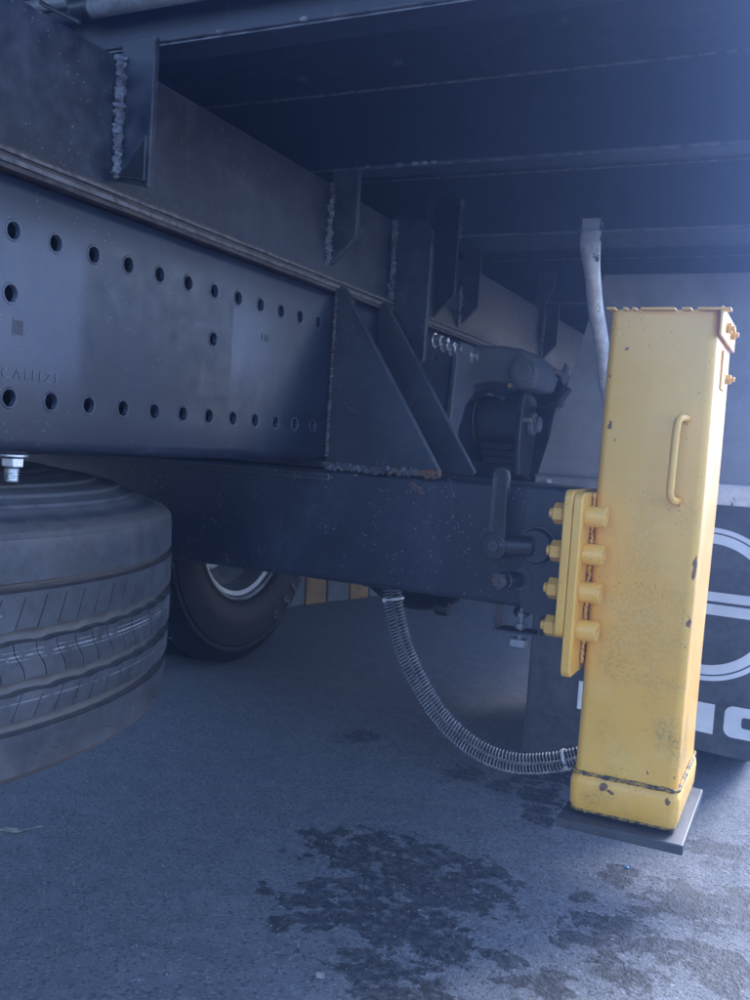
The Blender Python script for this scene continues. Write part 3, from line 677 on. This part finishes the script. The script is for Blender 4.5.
for k, (z, y1) in enumerate(((.868, 2.75), (.852, 2.70), (.836, 2.62), (.820, 2.52))):
    mb = MB(); mb.tube([(-.655, HY + .0, z), (-.655, y1, z - .12)], .004, 6); mb.v = []; mb.f = []
    mb.prism([(HY - .03 + .012 * k, z), (y1 + .25, z - .13), (y1 + .25, z - .142), (HY - .03 + .012 * k, z - .013)], 'x', -.69, -.615); mb.build('spring_leaf', 'black', hg, bevel=.002)
# bolts in the hanger plate
for (y, z, s_) in ((1.755, 1.061, 0), (1.80, 1.058, 1), (1.85, 1.056, 2), (1.955, 1.053, 3)):
    mb = MB(); L_ = (.028, .024, .022, .022)[s_]; q_ = .0125 if s_ < 3 else .019
    hexa(mb, (RX, y, z), 'x', q_, .004, .004 + L_ * .5, 17 * s_); mb.cyl((RX, y, z), 'x', q_ * 1.25, .0005, .004, 18); mb.cyl((RX, y, z), 'x', q_ * .5, .004 + L_ * .5, .004 + L_, 14)
    mb.build('hex_bolt', 'zinc', truck, bevel=.0008)
for (y, z) in ((1.585, 1.018), (1.615, .995)):
    mb = MB(); mb.cyl((RX, y, z), 'x', .013, .0, .006, 16); mb.build('blind_plug', 'rusty', truck, bevel=.001)
mb = MB(); mb.tube(smoothpath([(-.52, 2.12, 1.0), (-.54, 2.1, .965), (-.60, 2.2, .955), (-.68, 2.3, .97)], 10), .007, 10); mb.build('brake_pipe', 'black', truck)
for p_, q_, k_ in (((-.535, 2.14, 1.035), (.8, .6, 1.7), 5), ((-.548, 2.14, .965), (1.4, .6, .6), 6)):
    mb = MB(); mb.blob(p_, .012, q_, k_, 9, .6); mb.build('pipe_clip', 'cast', truck)

# bolt hanging under the rail, above the spare
mb = MB(); mb.cyl((-.735, .706, .8135), 'z', .0155, -.0022, .001, 24); hexa(mb, (-.735, .706, .811), 'z', .0118, -.0105, 0, 20); mb.cyl((-.735, .706, .80), 'z', .0070, -.014, .0, 18)
for k in range(5): mb.lathe([(.0070, -.001), (.0078, 0), (.0070, .001)], (-.735, .706, .788 + .0026 * k), 'z', 18)
mb.build('hex_bolt', 'zinc', truck, bevel=.0008)

# rear mudguard panel with the flap below -------------------------------------
FY = 2.15
mb = MB(); mb.prism([(-.586, .803), (-.04, .803), (-.04, 1.262), (-.468, 1.262)], 'y', FY, FY + .004); mb.build('guard_panel', 'panel', truck, bevel=.001, label='grey sheet guard panel in front of the rear tyre')
mb = MB(); mb.box(-.588, -.04, FY - .014, FY - .001, .7985, .8025); mb.box(-.586, -.04, FY - .014, FY - .011, .772, .7983); mb.build('panel_flange', 'panel', truck, bevel=.001)
mb = MB(); mb.cyl((-.555, FY - .014, .788), 'y', .008, -.006, 0, 16); mb.cyl((-.555, FY - .020, .788), 'y', .0035, -.004, 0, 10); mb.build('hex_bolt', 'zinc', truck, bevel=.0008)
mb = MB(); mb.box(-.235, -.045, FY - .021, FY - .0145, .766, .812); mb.build('clamp_bar', 'galv', truck, bevel=.002, label='pale metal clamp bar holding the top of the mud flap')
mb = MB(); n = 26; H_ = 12; vs = []; x0, x1, z0, z1 = -.565, -.012, .228, .77
for i in range(n + 1):
    for j in range(H_ + 1):
        u = i / n; v = j / H_; x = x0 + (x1 - x0) * u; z = z0 + (z1 - z0) * v
        vs.append((x, FY - .006 + .010 * math.sin(u * 5) * (1 - v) + .006 * (1 - v) ** 2 * math.sin(u * 11 + 1), z))
nv = len(vs); f = []
ii = lambda i, j, o=0: o + i * (H_ + 1) + j
vs += [(p[0], p[1] + .006, p[2]) for p in vs]
for i in range(n):
    for j in range(H_):
        f.append((ii(i, j), ii(i + 1, j), ii(i + 1, j + 1), ii(i, j + 1))); f.append((ii(i, j, nv), ii(i, j + 1, nv), ii(i + 1, j + 1, nv), ii(i + 1, j, nv)))
for i in range(n):
    f.append((ii(i, 0), ii(i, 0, nv), ii(i + 1, 0, nv), ii(i + 1, 0))); f.append((ii(i, H_), ii(i + 1, H_), ii(i + 1, H_, nv), ii(i, H_, nv)))
for j in range(H_):
    f.append((ii(0, j), ii(0, j + 1), ii(0, j + 1, nv), ii(0, j, nv))); f.append((ii(n, j), ii(n, j, nv), ii(n, j + 1, nv), ii(n, j + 1)))
flap = thing('mud_flap', (-.26, FY, .228), 'black rubber mud flap with white ringed emblem, hanging behind the yellow stabilizer leg', 'mud flap')
mb.add(vs, f).build('flap_sheet', 'flap', flap)
def flap_y(x, z):
    u = (x - x0) / (x1 - x0); v = (z - z0) / (z1 - z0)
    return FY - .006 + .010 * math.sin(u * 5) * (1 - v) + .006 * (1 - v) ** 2 * math.sin(u * 11 + 1) - .0008
def band(pts_a, pts_b, name='emblem_stroke'):
    mb = MB(); n = len(pts_a); vs = []
    for a, b_ in zip(pts_a, pts_b):
        vs += [(a[0], flap_y(*a) - .0006, a[1]), (b_[0], flap_y(*b_) - .0006, b_[1]), (b_[0], flap_y(*b_) + .0006, b_[1]), (a[0], flap_y(*a) + .0006, a[1])]
    fs = [(4 * i + k, 4 * i + (k + 1) % 4, 4 * i + 4 + (k + 1) % 4, 4 * i + 4 + k) for i in range(n - 1) for k in range(4)] + [(0, 1, 2, 3), (4 * n - 4, 4 * n - 1, 4 * n - 2, 4 * n - 3)]
    mb.add(vs, fs).build(name, 'white', flap, smooth=False)
EC = (-.190, .549)
def ell(r, a0, a1, n=48): return [(EC[0] + r * math.cos(R(a0 + (a1 - a0) * k / n)), EC[1] + r * math.sin(R(a0 + (a1 - a0) * k / n))) for k in range(n + 1)]
band(ell(.167, -180, 180, 90), ell(.157, -180, 180, 90))
band(ell(.1535, 12, 168), ell(.133, 12, 168)); band(ell(.1535, -12, -168), ell(.133, -12, -168))
xsb = [EC[0] - .151 + .302 * k / 30 for k in range(31)]
band([(x, .577) for x in xsb], [(x, .557) for x in xsb]); band([(x, .5505) for x in xsb], [(x, .5275) for x in xsb])
# lettering under the emblem
mb = MB(); mb.box(-.573, -.395, FY + .010, FY + .016, .140, .78); mb.build('inner_flap', 'flap', flap, bevel=.001)
def rectband(xa, xb, za, zb): band([(xa + (xb - xa) * k / 6, za) for k in range(7)], [(xa + (xb - xa) * k / 6, zb) for k in range(7)], 'flap_letter')
for xa, xb in ((-.450, -.418), (-.374, -.342), (-.325, -.291), (-.270, -.236), (-.188, -.152)): rectband(xa, xb, .269, .334)
rectband(-.4175, -.3745, .293, .310)
band([(-.2355 + .047 * k / 6, .334 - .045 * k / 6) for k in range(7)], [(-.2355 + .047 * k / 6, .314 - .045 * k / 6) for k in range(7)], 'flap_letter')
oa = rrect(-.131, -.035, .271, .338, .018, 6); ob_ = rrect(-.096, -.070, .294, .318, .006, 6)
band(oa + oa[:1], ob_ + ob_[:1], 'flap_letter')

# galvanised stay with flattened end
ps = smoothpath([(-.410, 1.741, 1.262), (-.4085, 1.747, 1.225), (-.405, 1.762, 1.19), (-.402, 1.80, 1.13), (-.398, 1.87, 1.06), (-.398, 1.95, .985), (-.37, 2.06, .87), (-.33, 2.13, .79)], 8)
mb = MB(); n = 16; rings = []
for i, p in enumerate(ps):
    t = (ps[min(i + 1, len(ps) - 1)] - ps[max(i - 1, 0)]).normalized(); a = Vector((1, 0, 0)); a = (a - t * a.dot(t)).normalized(); b_ = t.cross(a)
    u = min(1, max(0, (i - 3) / 16)); u = u * u * (3 - 2 * u); ra = .0195 * (1 - u) + .0148 * u; rb = .0035 * (1 - u) + .0148 * u
    rings.append([p + a * ra * math.cos(2 * math.pi * k / n) + b_ * rb * math.sin(2 * math.pi * k / n) for k in range(n)])
vs = [q for g_ in rings for q in g_]; m_ = len(rings)
mb.add(vs, [(i * n + k, i * n + (k + 1) % n, (i + 1) * n + (k + 1) % n, (i + 1) * n + k) for i in range(m_ - 1) for k in range(n)] + [tuple(range(n))[::-1], tuple(range((m_ - 1) * n, m_ * n))])
mb.build('stay_pipe', 'galv', truck, label='bent galvanised pipe stay with a flattened upper end')
mb = MB(); mb.prism([(-.4275, 1.246), (-.3925, 1.246), (-.3925, 1.287), (-.4275, 1.287)], 'y', 1.7425, 1.7495); mb.build('stay_tab', 'galv', truck, bevel=.001)
rnd = random.Random(9)
for x in (-.4295, -.3905):
    mb = MB()
    for k in range(13): mb.blob((x, 1.744, 1.248 + .042 * k / 12), .0034 * rnd.uniform(.75, 1.3), (1, 1, 1), k, 5, .6)
    mb.build('weld_bead', 'rusty', truck)

# ------------------------------------------------------------------ spare tyre lying flat under the frame
sp = thing('spare_tyre', (SPX, SPY, .50), 'dusty truck tyre with ribbed tread, slung flat under the frame rail', 'tyre')
NS = 62; zc = .630
half = .116
# sample z positions over the tread; grooves with wavy edges
GRV = [(.697, .0042, .0), (.6515, .0062, .75), (.604, .0062, .75), (.566, .0062, .08)]
def build_tread():
    zs = []
    brk = [zc - half]
    for zg, hw, wv in GRV[::-1]: brk += [zg - hw - .0004, zg - hw + .0006, zg - hw * .3, zg + hw * .3, zg + hw - .0006, zg + hw + .0004]
    brk.append(zc + half)
    isg = []
    zz = []; typ = []
    for i in range(len(brk)):
        zz.append(brk[i])
        if i + 1 < len(brk) and brk[i + 1] - brk[i] > .01:
            m = 8
            for k in range(1, m): zz.append(brk[i] + (brk[i + 1] - brk[i]) * k / m)
    zz = np.array(zz)
    # angular samples: per pitch, a thin sipe
    fr = [0, .030, .0335, .047, .0505, .20, .35, .5, .533, .5365, .55, .5535, .70, .85]
    th = np.array([(p + q) * 2 * math.pi / NS for p in range(NS) for q in fr]); phase = np.array([q for p in range(NS) for q in fr])
    nT, nZ = len(th), len(zz)
    V = np.zeros((nT, nZ, 3))
    for j, z in enumerate(zz):
        # which rib or groove
        depth = 0; wav = 0; inner = False
        for zg, hw, wv in GRV:
            if abs(z - zg) < hw: inner = True; depth = .012 if abs(z - zg) < hw - .0007 + 1e-5 else .010
            wav += wv * math.exp(-((z - zg) / .009) ** 2)
        rib = 0
        edges = [zc - half] + [gq[0] for gq in GRV[::-1]] + [zc + half]
        for q in range(5):
            if edges[q] <= z <= edges[q + 1]: rib = q; u = (z - edges[q]) / (edges[q + 1] - edges[q])
        # crown and shoulder rounding
        uu = (z - zc) / half; rr = SPR - .004 * uu * uu - .005 * max(0, (abs(uu) - .93) / .07) ** 2
        if rib == 2: shear = -.15 * math.tanh((u - .5) * 5) * 2 * math.pi / NS
        elif rib in (1, 3): shear = (u - .5) * .34 * 2 * math.pi / NS
        else: shear = 0
        for i in range(nT):
            ph = phase[i]; d = depth
            full = rib in (1, 2, 3)
            if not inner and full:
                sip = (.033 <= ph <= .048) or (.536 <= ph <= .551)
                if rib != 2: sip = sip and (.16 < u < .80 if (ph < .2) else .16 < u < .72)
                if sip: d = .0075
            elif not inner and rib == 0 or not inner and rib == 4:
                d = 0
            t = th[i] + shear
            dz = wav * .0022 * (math.sin(th[i] * NS) + .35 * math.sin(th[i] * NS * 2 + 1))
            r_ = rr - d
            V[i, j] = (SPX + r_ * math.cos(t), SPY + r_ * math.sin(t), z + dz)
    F = []
    for i in range(nT):
        i2 = (i + 1) % nT
        for j in range(nZ - 1): F.append((i * nZ + j, i2 * nZ + j, i2 * nZ + j + 1, i * nZ + j + 1))
    me = bpy.data.meshes.new('tread'); c = np.array((SPX, SPY, zc))
    me.from_pydata((V.reshape(-1, 3) - c).tolist(), [], F); me.materials.append(M['tread']); me.shade_smooth(); me.set_sharp_from_angle(angle=R(32))
    o = bpy.data.objects.new('tread', me); COL.objects.link(o); o.parent = sp; o.location = Vector(c) - sp.location
build_tread()
top = [(SPR - .0089, zc + half), (SPR - .012, zc + half + .0025), (SPR - .020, zc + half + .006), (SPR - .040, zc + half + .013), (SPR - .052, zc + half + .0175), (SPR - .054, zc + half + .0205), (SPR - .070, zc + half + .0255), (SPR - .073, zc + half + .0285),
       (SPR - .10, zc + half + .033), (SPR - .103, zc + half + .0355), (SPR - .135, zc + half + .040), (SPR - .155, zc + half + .042), (SPR - .158, zc + half + .045), (SPR - .19, zc + half + .045), (SPR - .205, zc + half + .035), (SPR - .213, zc + half + .0), (SPR - .215, zc + .07)]
for s_ in (1, -1):
    mb = MB(); mb.lathe([(r_, zc + s_ * (z - zc)) for r_, z in top], (SPX, SPY, 0), 'z', 160); mb.build('sidewall', 'tread', sp, ang=25)
mb = MB(); mb.lathe([(.300, .755), (.296, .760), (.285, .745), (.275, .71), (.262, .70), (.25, .66), (.14, .64), (.13, .65)], (SPX, SPY, 0), 'z', 72); mb.lathe([(.289, .55), (.289, .73)], (SPX, SPY, 0), 'z', 60); mb.build('rim', 'rim', sp)
# rubber nibs on the ribs
rnd = random.Random(12); mb = MB()
for p in range(NS * 2):
    for z in (.677, .629, .586, .535, .722):
        if rnd.random() < .55: continue
        t = (p + rnd.uniform(-.1, .1)) * math.pi / NS; rr = SPR - .005; ln = rnd.uniform(.002, .006)
        a = Vector((math.cos(t), math.sin(t), 0)); c = Vector((SPX, SPY, z + rnd.uniform(-.006, .006))) + a * rr
        q = c + a * (ln + .005) + Vector((0, 0, rnd.uniform(-.0015, .0015)))
        mb.tube([c, q], .0004, 4)
mb.build('rubber_nibs', 'liner2', sp, kind='stuff', smooth=False)

# ------------------------------------------------------------------ yellow stabilizer leg
leg = thing('stabilizer_leg', (-.198, 1.41, .31), 'yellow painted steel stabilizer leg of square tube, bolted to the outrigger beam', 'stabilizer leg')
LX0, LX1, LY0, LY1 = -.270, -.1300, 1.300, 1.505
mb = MB(); 
def tubebox(zs_scale, name, mat, r=.012, parent=leg, seg=8):
    mb = MB(); rings = []
    for z, g_ in zs_scale:
        rings.append([(p[0], p[1], z) for p in rrect(LX0 - g_, LX1 + g_, LY0 - g_, LY1 + g_, r, seg)])
    n = len(rings[0]); vs = [q for a in rings for q in a]; m_ = len(rings)
    mb.add(vs, [(i * n + k, i * n + (k + 1) % n, (i + 1) * n + (k + 1) % n, (i + 1) * n + k) for i in range(m_ - 1) for k in range(n)] + [tuple(range(n))[::-1], tuple(range((m_ - 1) * n, m_ * n))])
    return mb.build(name, mat, parent, ang=30)
zz = [.405 + (1.050 - .405) * k / 20 for k in range(21)]
housing = tubebox([(z, .0012 * math.sin(z * 9)) for z in zz], 'housing', 'yellow')
# folded collar at the foot with the grimy seam above it
tubebox([(.356, -.004), (.3595, .001), (.366, .0035), (.395, .0045), (.4035, .003), (.4085, .0)], 'foot_collar', 'yellow', .013)
def seam_ring(z, g_, r, name, mat, seed, size=.0028):
    rnd = random.Random(seed); mb = MB(); pts = rrect(LX0 - g_, LX1 + g_, LY0 - g_, LY1 + g_, r, 8); pts.append(pts[0])
    pa = []
    for a, b_ in zip(pts[:-1], pts[1:]):
        m_ = max(1, int(math.dist(a, b_) / .004))
        for k in range(m_): pa.append((a[0] + (b_[0] - a[0]) * k / m_, a[1] + (b_[1] - a[1]) * k / m_, z + rnd.uniform(-.0008, .0008)))
    pa.append(pa[0]); mb.tube(pa, size, 7, rs=[size * rnd.uniform(.75, 1.2) for _ in pa], caps=False); return mb.build(name, mat, leg, ang=60)
seam_ring(.4105, .001, .012, 'weld_seam', 'seam', 4); seam_ring(.3575, -.0005, .012, 'weld_seam', 'seam', 5, .0024)
# inner tube stub and foot pad
mb = MB(); mb.box(LX0 + .015, LX1 - .015, LY0 + .015, LY1 - .015, .3505, .356); mb.build('inner_tube', 'beam', leg)
mb = MB(); mb.box(-.283, -.114, 1.274, 1.518, .3360, .3500); mb.build('foot_pad', 'pad', leg, bevel=.002, label='dark grey flat pad under the leg')
# broken top cover with gaps in its lip
segs = [(-.2735, -.262), (-.2520, -.2465), (-.2400, -.2345), (-.2285, -.1840), (-.1760, -.1640), (-.1560, -.1150)]
mb = MB(); mb.box(-.262, -.1345, 1.312, 1.50, 1.0502, 1.0535); cover = mb.build('top_cover', 'yellow', leg, bevel=.001)
for a, b_ in segs:
    mb = MB(); mb.box(a, b_, 1.288, 1.311, 1.0503, 1.0533); mb.build('cover_lip', 'yellow', cover, bevel=.0008)
mb = MB(); mb.box(-.1275, -.1240, 1.290, 1.498, 1.018, 1.0555); mb.box(-.1340, -.1277, 1.312, 1.498, 1.0515, 1.0555); side = mb.build('cover_flange', 'yellow', cover, bevel=.001)
for y, z in ((1.36, 1.036), (1.43, 1.036), (1.435, 1.001), (1.40, 0.985)):
    mb = MB(); 
    if z > 1.02: hexa(mb, (-.1240, y, z), 'x', .0075, 0, .006); mb.cyl((-.1240, y, z), 'x', .0035, .006, .010, 10)
    elif z > .99: hexa(mb, (-.1300, y + .03, z - .025), 'x', .0075, 0, .008); mb.cyl((-.1300, y + .03, z - .025), 'x', .0035, .008, .013, 10)
    else: mb.box(-.1300, -.1265, 1.375, 1.415, .955, 1.008)
    mb.build('cover_bolt' if z > .99 else 'gear_cover', 'yellow', leg, bevel=.0008)
# grab handle
hp = smoothpath([(-.158, 1.303, .908), (-.1585, 1.285, .909), (-.1635, 1.268, .907), (-.166, 1.264, .895), (-.167, 1.264, .86), (-.1675, 1.264, .82), (-.167, 1.266, .806), (-.163, 1.278, .800), (-.161, 1.303, .800)], 6)
mb = MB(); mb.tube(hp, .0050, 12); handle = mb.build('handle', 'yellow', leg)
for z in (.908, .800):
    mb = MB()
    for k in range(9): mb.blob((-.1585 + .006 * math.cos(k * .7), 1.3005, z + .0055 * math.sin(k * .7)), .0038, (1, .6, 1), k, 6, .5)
    mb.build('handle_weld', 'yellow', handle, ang=60)
# flange plates
def yzplate(x0, x1, z0, z1, y0=1.243, y1=1.49, r=.014):
    mb = MB(); mb.prism(rrect(y0, y1, z0, z1, r, 6), 'x', x0, x1); return mb.build('flange_plate', 'yellow', leg, bevel=.0018)
def plate_with_offset(x0, x1, z0, z1, dx=.004):
    o = yzplate(x0, x1, z0, z1); return o
plate_with_offset(-.3130 + .0135, -.2875, .603, .8045); plate_with_offset(-.2870, -.2745, .551, .8015)
mb = MB(); mb.box(-.2740, -.2715, 1.315, 1.47, .56, .80); mb.build('flange_plate', 'yellow', leg, bevel=.0008)
weld_v(leg, -.2712, 1.301, .565, .80, .0032, 21, 'yellow', 1.0)
for z in (.770, .7185, .6665, .6145):
    z_ = z
    bt = bpy.data.objects.new('flange_bolt', None); COL.objects.link(bt); bt.parent = leg; bt.location = Vector((-.287, 1.272, z_)) - world_loc(leg)
    c = (0, 1.272, z_)
    mb = MB(); mb.cyl(c, 'x', .0150, -.3040, -.2997, 20); mb.build('washer', 'yellow', bt, bevel=.0006)
    mb = MB(); hexa(mb, c, 'x', .0150, -.3185, -.3042, 90 + int(z * 100) % 7); mb.build('nut', 'yellow', bt)
    mb = MB(); mb.cyl(c, 'x', .0070, -.3245, -.3187, 16, .0062); mb.build('bolt_end', 'yellow', bt, bevel=.0008)
    mb = MB(); mb.lathe([(.0142, -.2743), (.0142, -.2485), (.0132, -.2470), (.0075, -.2470), (.0070, -.2480), (.0068, -.2550), (.0001, -.2552)], (0, 1.272, z_), 'x', 26); mb.build('socket_head', 'yellow', bt, ang=40)

# ------------------------------------------------------------------ hoses in spring guards
core = [(-.640, 1.44, .66), (-.632, 1.45, .61), (-.622, 1.45, .565), (-.602, 1.45, .510), (-.570, 1.45, .455), (-.525, 1.45, .402), (-.465, 1.45, .364), (-.400, 1.45, .352), (-.335, 1.45, .366), (-.29, 1.45, .385), (-.262, 1.45, .395)]
for si, off_ in ((0, (-.0085, 0, -.002)), (1, (.0085, .004, .003))):
    lbl = ('left', 'right')[si]
    h_ = thing('hydraulic_hose', (-.63 + off_[0], 1.45, .62), ('lower' if si == 0 else 'upper') + ' of the two spring wrapped hoses curving from beam to yellow leg', 'hose', 'spring guarded hoses')
    pts = []
    base = smoothpath(core, 24); 
    for i, p in enumerate(base):
        t = (base[min(i + 1, len(base) - 1)] - base[max(i - 1, 0)]).normalized(); nn = Vector((t.z, 0, -t.x)) * (1 if si == 0 else -1)
        s_ = i / len(base); spread = .0088 - .0036 * max(0, (s_ - .45) / .55)
        pts.append(p + nn * -spread * (1) + Vector((0, (-.003 if si else .003) * s_ * 4 * max(0, s_ - .5) * 2, 0)))
    mb = MB(); mb.tube(pts, .0052, 10); mb.build('hose_core', 'hose', h_)
    # helix
    L_ = [0]
    for a, b_ in zip(pts[:-1], pts[1:]): L_.append(L_[-1] + (b_ - a).length)
    tot = L_[-1]; pitch = .0056; turns = tot / pitch; npt = int(turns * 12); hel = []; j = 0; rndh = random.Random(si)
    jit = [rndh.uniform(-.16, .16) for _ in range(int(turns) + 3)]
    for k in range(npt):
        u = k / 12.0; uu = u + jit[int(u)] * (1 - (u % 1)) + jit[int(u) + 1] * (u % 1); s_ = min(max(uu * pitch, 0), tot - 1e-5)
        while j < len(L_) - 2 and L_[j + 1] < s_: j += 1
        while j > 0 and L_[j] > s_: j -= 1
        f_ = (s_ - L_[j]) / (L_[j + 1] - L_[j]); p = pts[j].lerp(pts[j + 1], f_)
        t = (pts[min(j + 2, len(pts) - 1)] - pts[max(j - 1, 0)]).normalized(); a = Vector((0, 1, 0)); a = (a - t * a.dot(t)).normalized(); b_ = t.cross(a)
        an = 2 * math.pi * k / 12; hel.append(p + a * .0079 * math.cos(an) + b_ * .0079 * math.sin(an))
    mb = MB(); mb.tube(hel, .00085, 5); mb.build('spring_guard', 'coil', h_)
def tie(c, nrm_, rx, rz, label, tail):
    o = MB(); nrm_ = Vector(nrm_).normalized(); a = Vector((0, 1, 0)); b_ = nrm_.cross(a)
    ring = [Vector(c) + a * (rz * math.cos(2 * math.pi * k / 28)) + b_ * (rx * math.sin(2 * math.pi * k / 28)) for k in range(29)]
    vs = []
    for p in ring:
        e = (p - Vector(c)).normalized()
        vs += [p - nrm_ * .002, p + nrm_ * .002, p + nrm_ * .002 + e * .0012, p - nrm_ * .002 + e * .0012]
    o.add(vs, [(4 * i + k, 4 * i + (k + 1) % 4, 4 * i + 4 + (k + 1) % 4, 4 * i + 4 + k) for i in range(28) for k in range(4)])
    hp_ = Vector(c) + b_ * rx * -.6 * tail + a * -rz * .9
    o.box(hp_.x - .003, hp_.x + .003, hp_.y - .004, hp_.y, hp_.z - .003, hp_.z + .003)
    q = o.build('cable_tie', 'tie', None); tag(q, label, 'cable tie')
tie((-.6275, 1.45, .588), (.22, 0, -1), .0185, .010, 'pale cable tie round the hoses just below the beam', 1)
tie((-.315, 1.452, .374), (1, 0, .42), .0160, .012, 'pale cable tie round the hoses beside the yellow leg', 1)

# corrugated conduit running across under the deck
def conduit(x0, x1, y, z, r, label, dz=0):
    n = int(abs(x1 - x0) / .0045); prof = []
    mb = MB(); path = []; rs = []
    for k in range(n * 2 + 1):
        u = k / (n * 2); path.append((x0 + (x1 - x0) * u, y, z + dz * u)); rs.append(r if k % 2 else r * .88)
    mb.tube(path, r, 20, rs=rs); o = mb.build('corrugated_conduit', 'conduit', None, ang=60); tag(o, label, 'conduit'); return o
conduit(-.752, -.25, .806, 1.300, .0115, 'thicker ribbed grey conduit running under the deck at the upper left', .0)
conduit(-1.30, -.775, .797, 1.305, .0080, 'thinner ribbed grey conduit just above the top edge of the subframe plate')
mb = MB(); mb.cyl((-.752, .806, 1.300), 'x', .0125, -.024, .002, 20); o = mb.build('conduit_coupling', 'black', None, bevel=.002); tag(o, 'black coupling joining the two ribbed conduits at upper left', 'coupling')
mb = MB(); mb.tube(smoothpath([(-.800, .780, 1.300), (-.771, .780, 1.285), (-.752, .780, 1.2765), (-.742, .780, 1.271)], 8), .0024, 8); o = mb.build('cable_strap', 'hose', None); tag(o, 'thin black strap dangling from the conduit at upper left', 'strap')

# ------------------------------------------------------------------ litter on the ground
def pebble(x, y, r, label, mat='stone', sq=(1.2, 1, .6), seed=1):
    mb = MB(); mb.blob((x, y, r * .45), r, sq, seed, 9, .45); o = mb.build('pebble' if mat == 'stone' else 'plastic_chip', mat, None, ang=50); tag(o, label, 'pebble' if mat == 'stone' else 'chip'); return o
pebble(-.640, 1.291, .0065, 'small round pale pebble beside the left edge of the dark stain', seed=3)
pebble(-.284, 1.978, .0035, 'tiny bright blue plastic chip on the asphalt right of the foot pad', 'blue', (1.4, 1, .5), 5)
mb = MB(); mb.prism([(-1.455, 1.405), (-1.425, 1.412), (-1.412, 1.425), (-1.43, 1.428), (-1.452, 1.42)], 'z', .002, .0045)
mb.tube([(-1.42, 1.42, .004), (-1.395, 1.462, .006)], .0012, 6); o = mb.build('dry_leaf', 'leaf', None); tag(o, 'small dry leaf with stalk on the asphalt below the spare tyre', 'leaf')
# loose grit: nobody could count it
rnd = random.Random(21); mb = MB(); T = [(1, 0, 0), (-1, 0, 0), (0, 1, 0), (0, -1, 0), (0, 0, 1), (0, 0, -.4)]
for k in range(9000):
    d = rnd.uniform(.9, 3.2); a = R(rnd.uniform(-8, 58)); x, y = -math.sin(a) * d, math.cos(a) * d
    r_ = rnd.choice((.0007, .0009, .0012, .0012, .0017)) * rnd.uniform(.8, 1.3)
    rx = [Vector(t) * r_ * rnd.uniform(.6, 1.3) for t in T]; q = Vector((x, y, r_ * .2))
    mb.add([q + v for v in rx], [(0, 2, 4), (2, 1, 4), (1, 3, 4), (3, 0, 4)])
gt = mb.build('loose_grit', 'stone', None, smooth=False); gt['kind'] = 'stuff'

# ------------------------------------------------------------------ blue haze, added to imitate the lens glare veil
HZ = 0.10
if HZ > 0:
    mb = MB(); mb.box(-9, 6, -7, 12, -1, 3.2); hz = mb.build('glare_haze', 'black', None, smooth=False); hz['kind'] = 'stuff'
    m = bpy.data.materials.new('glare_haze'); m.use_nodes = True; t = m.node_tree; t.nodes.clear()
    o_ = t.nodes.new('ShaderNodeOutputMaterial'); v = t.nodes.new('ShaderNodeVolumePrincipled'); v.inputs['Color'].default_value = (.26, .43, 1, 1)
    v.inputs['Density'].default_value = HZ; v.inputs['Anisotropy'].default_value = 0.84
    t.links.new(v.outputs[0], o_.inputs['Volume']); hz.data.materials.clear(); hz.data.materials.append(m)
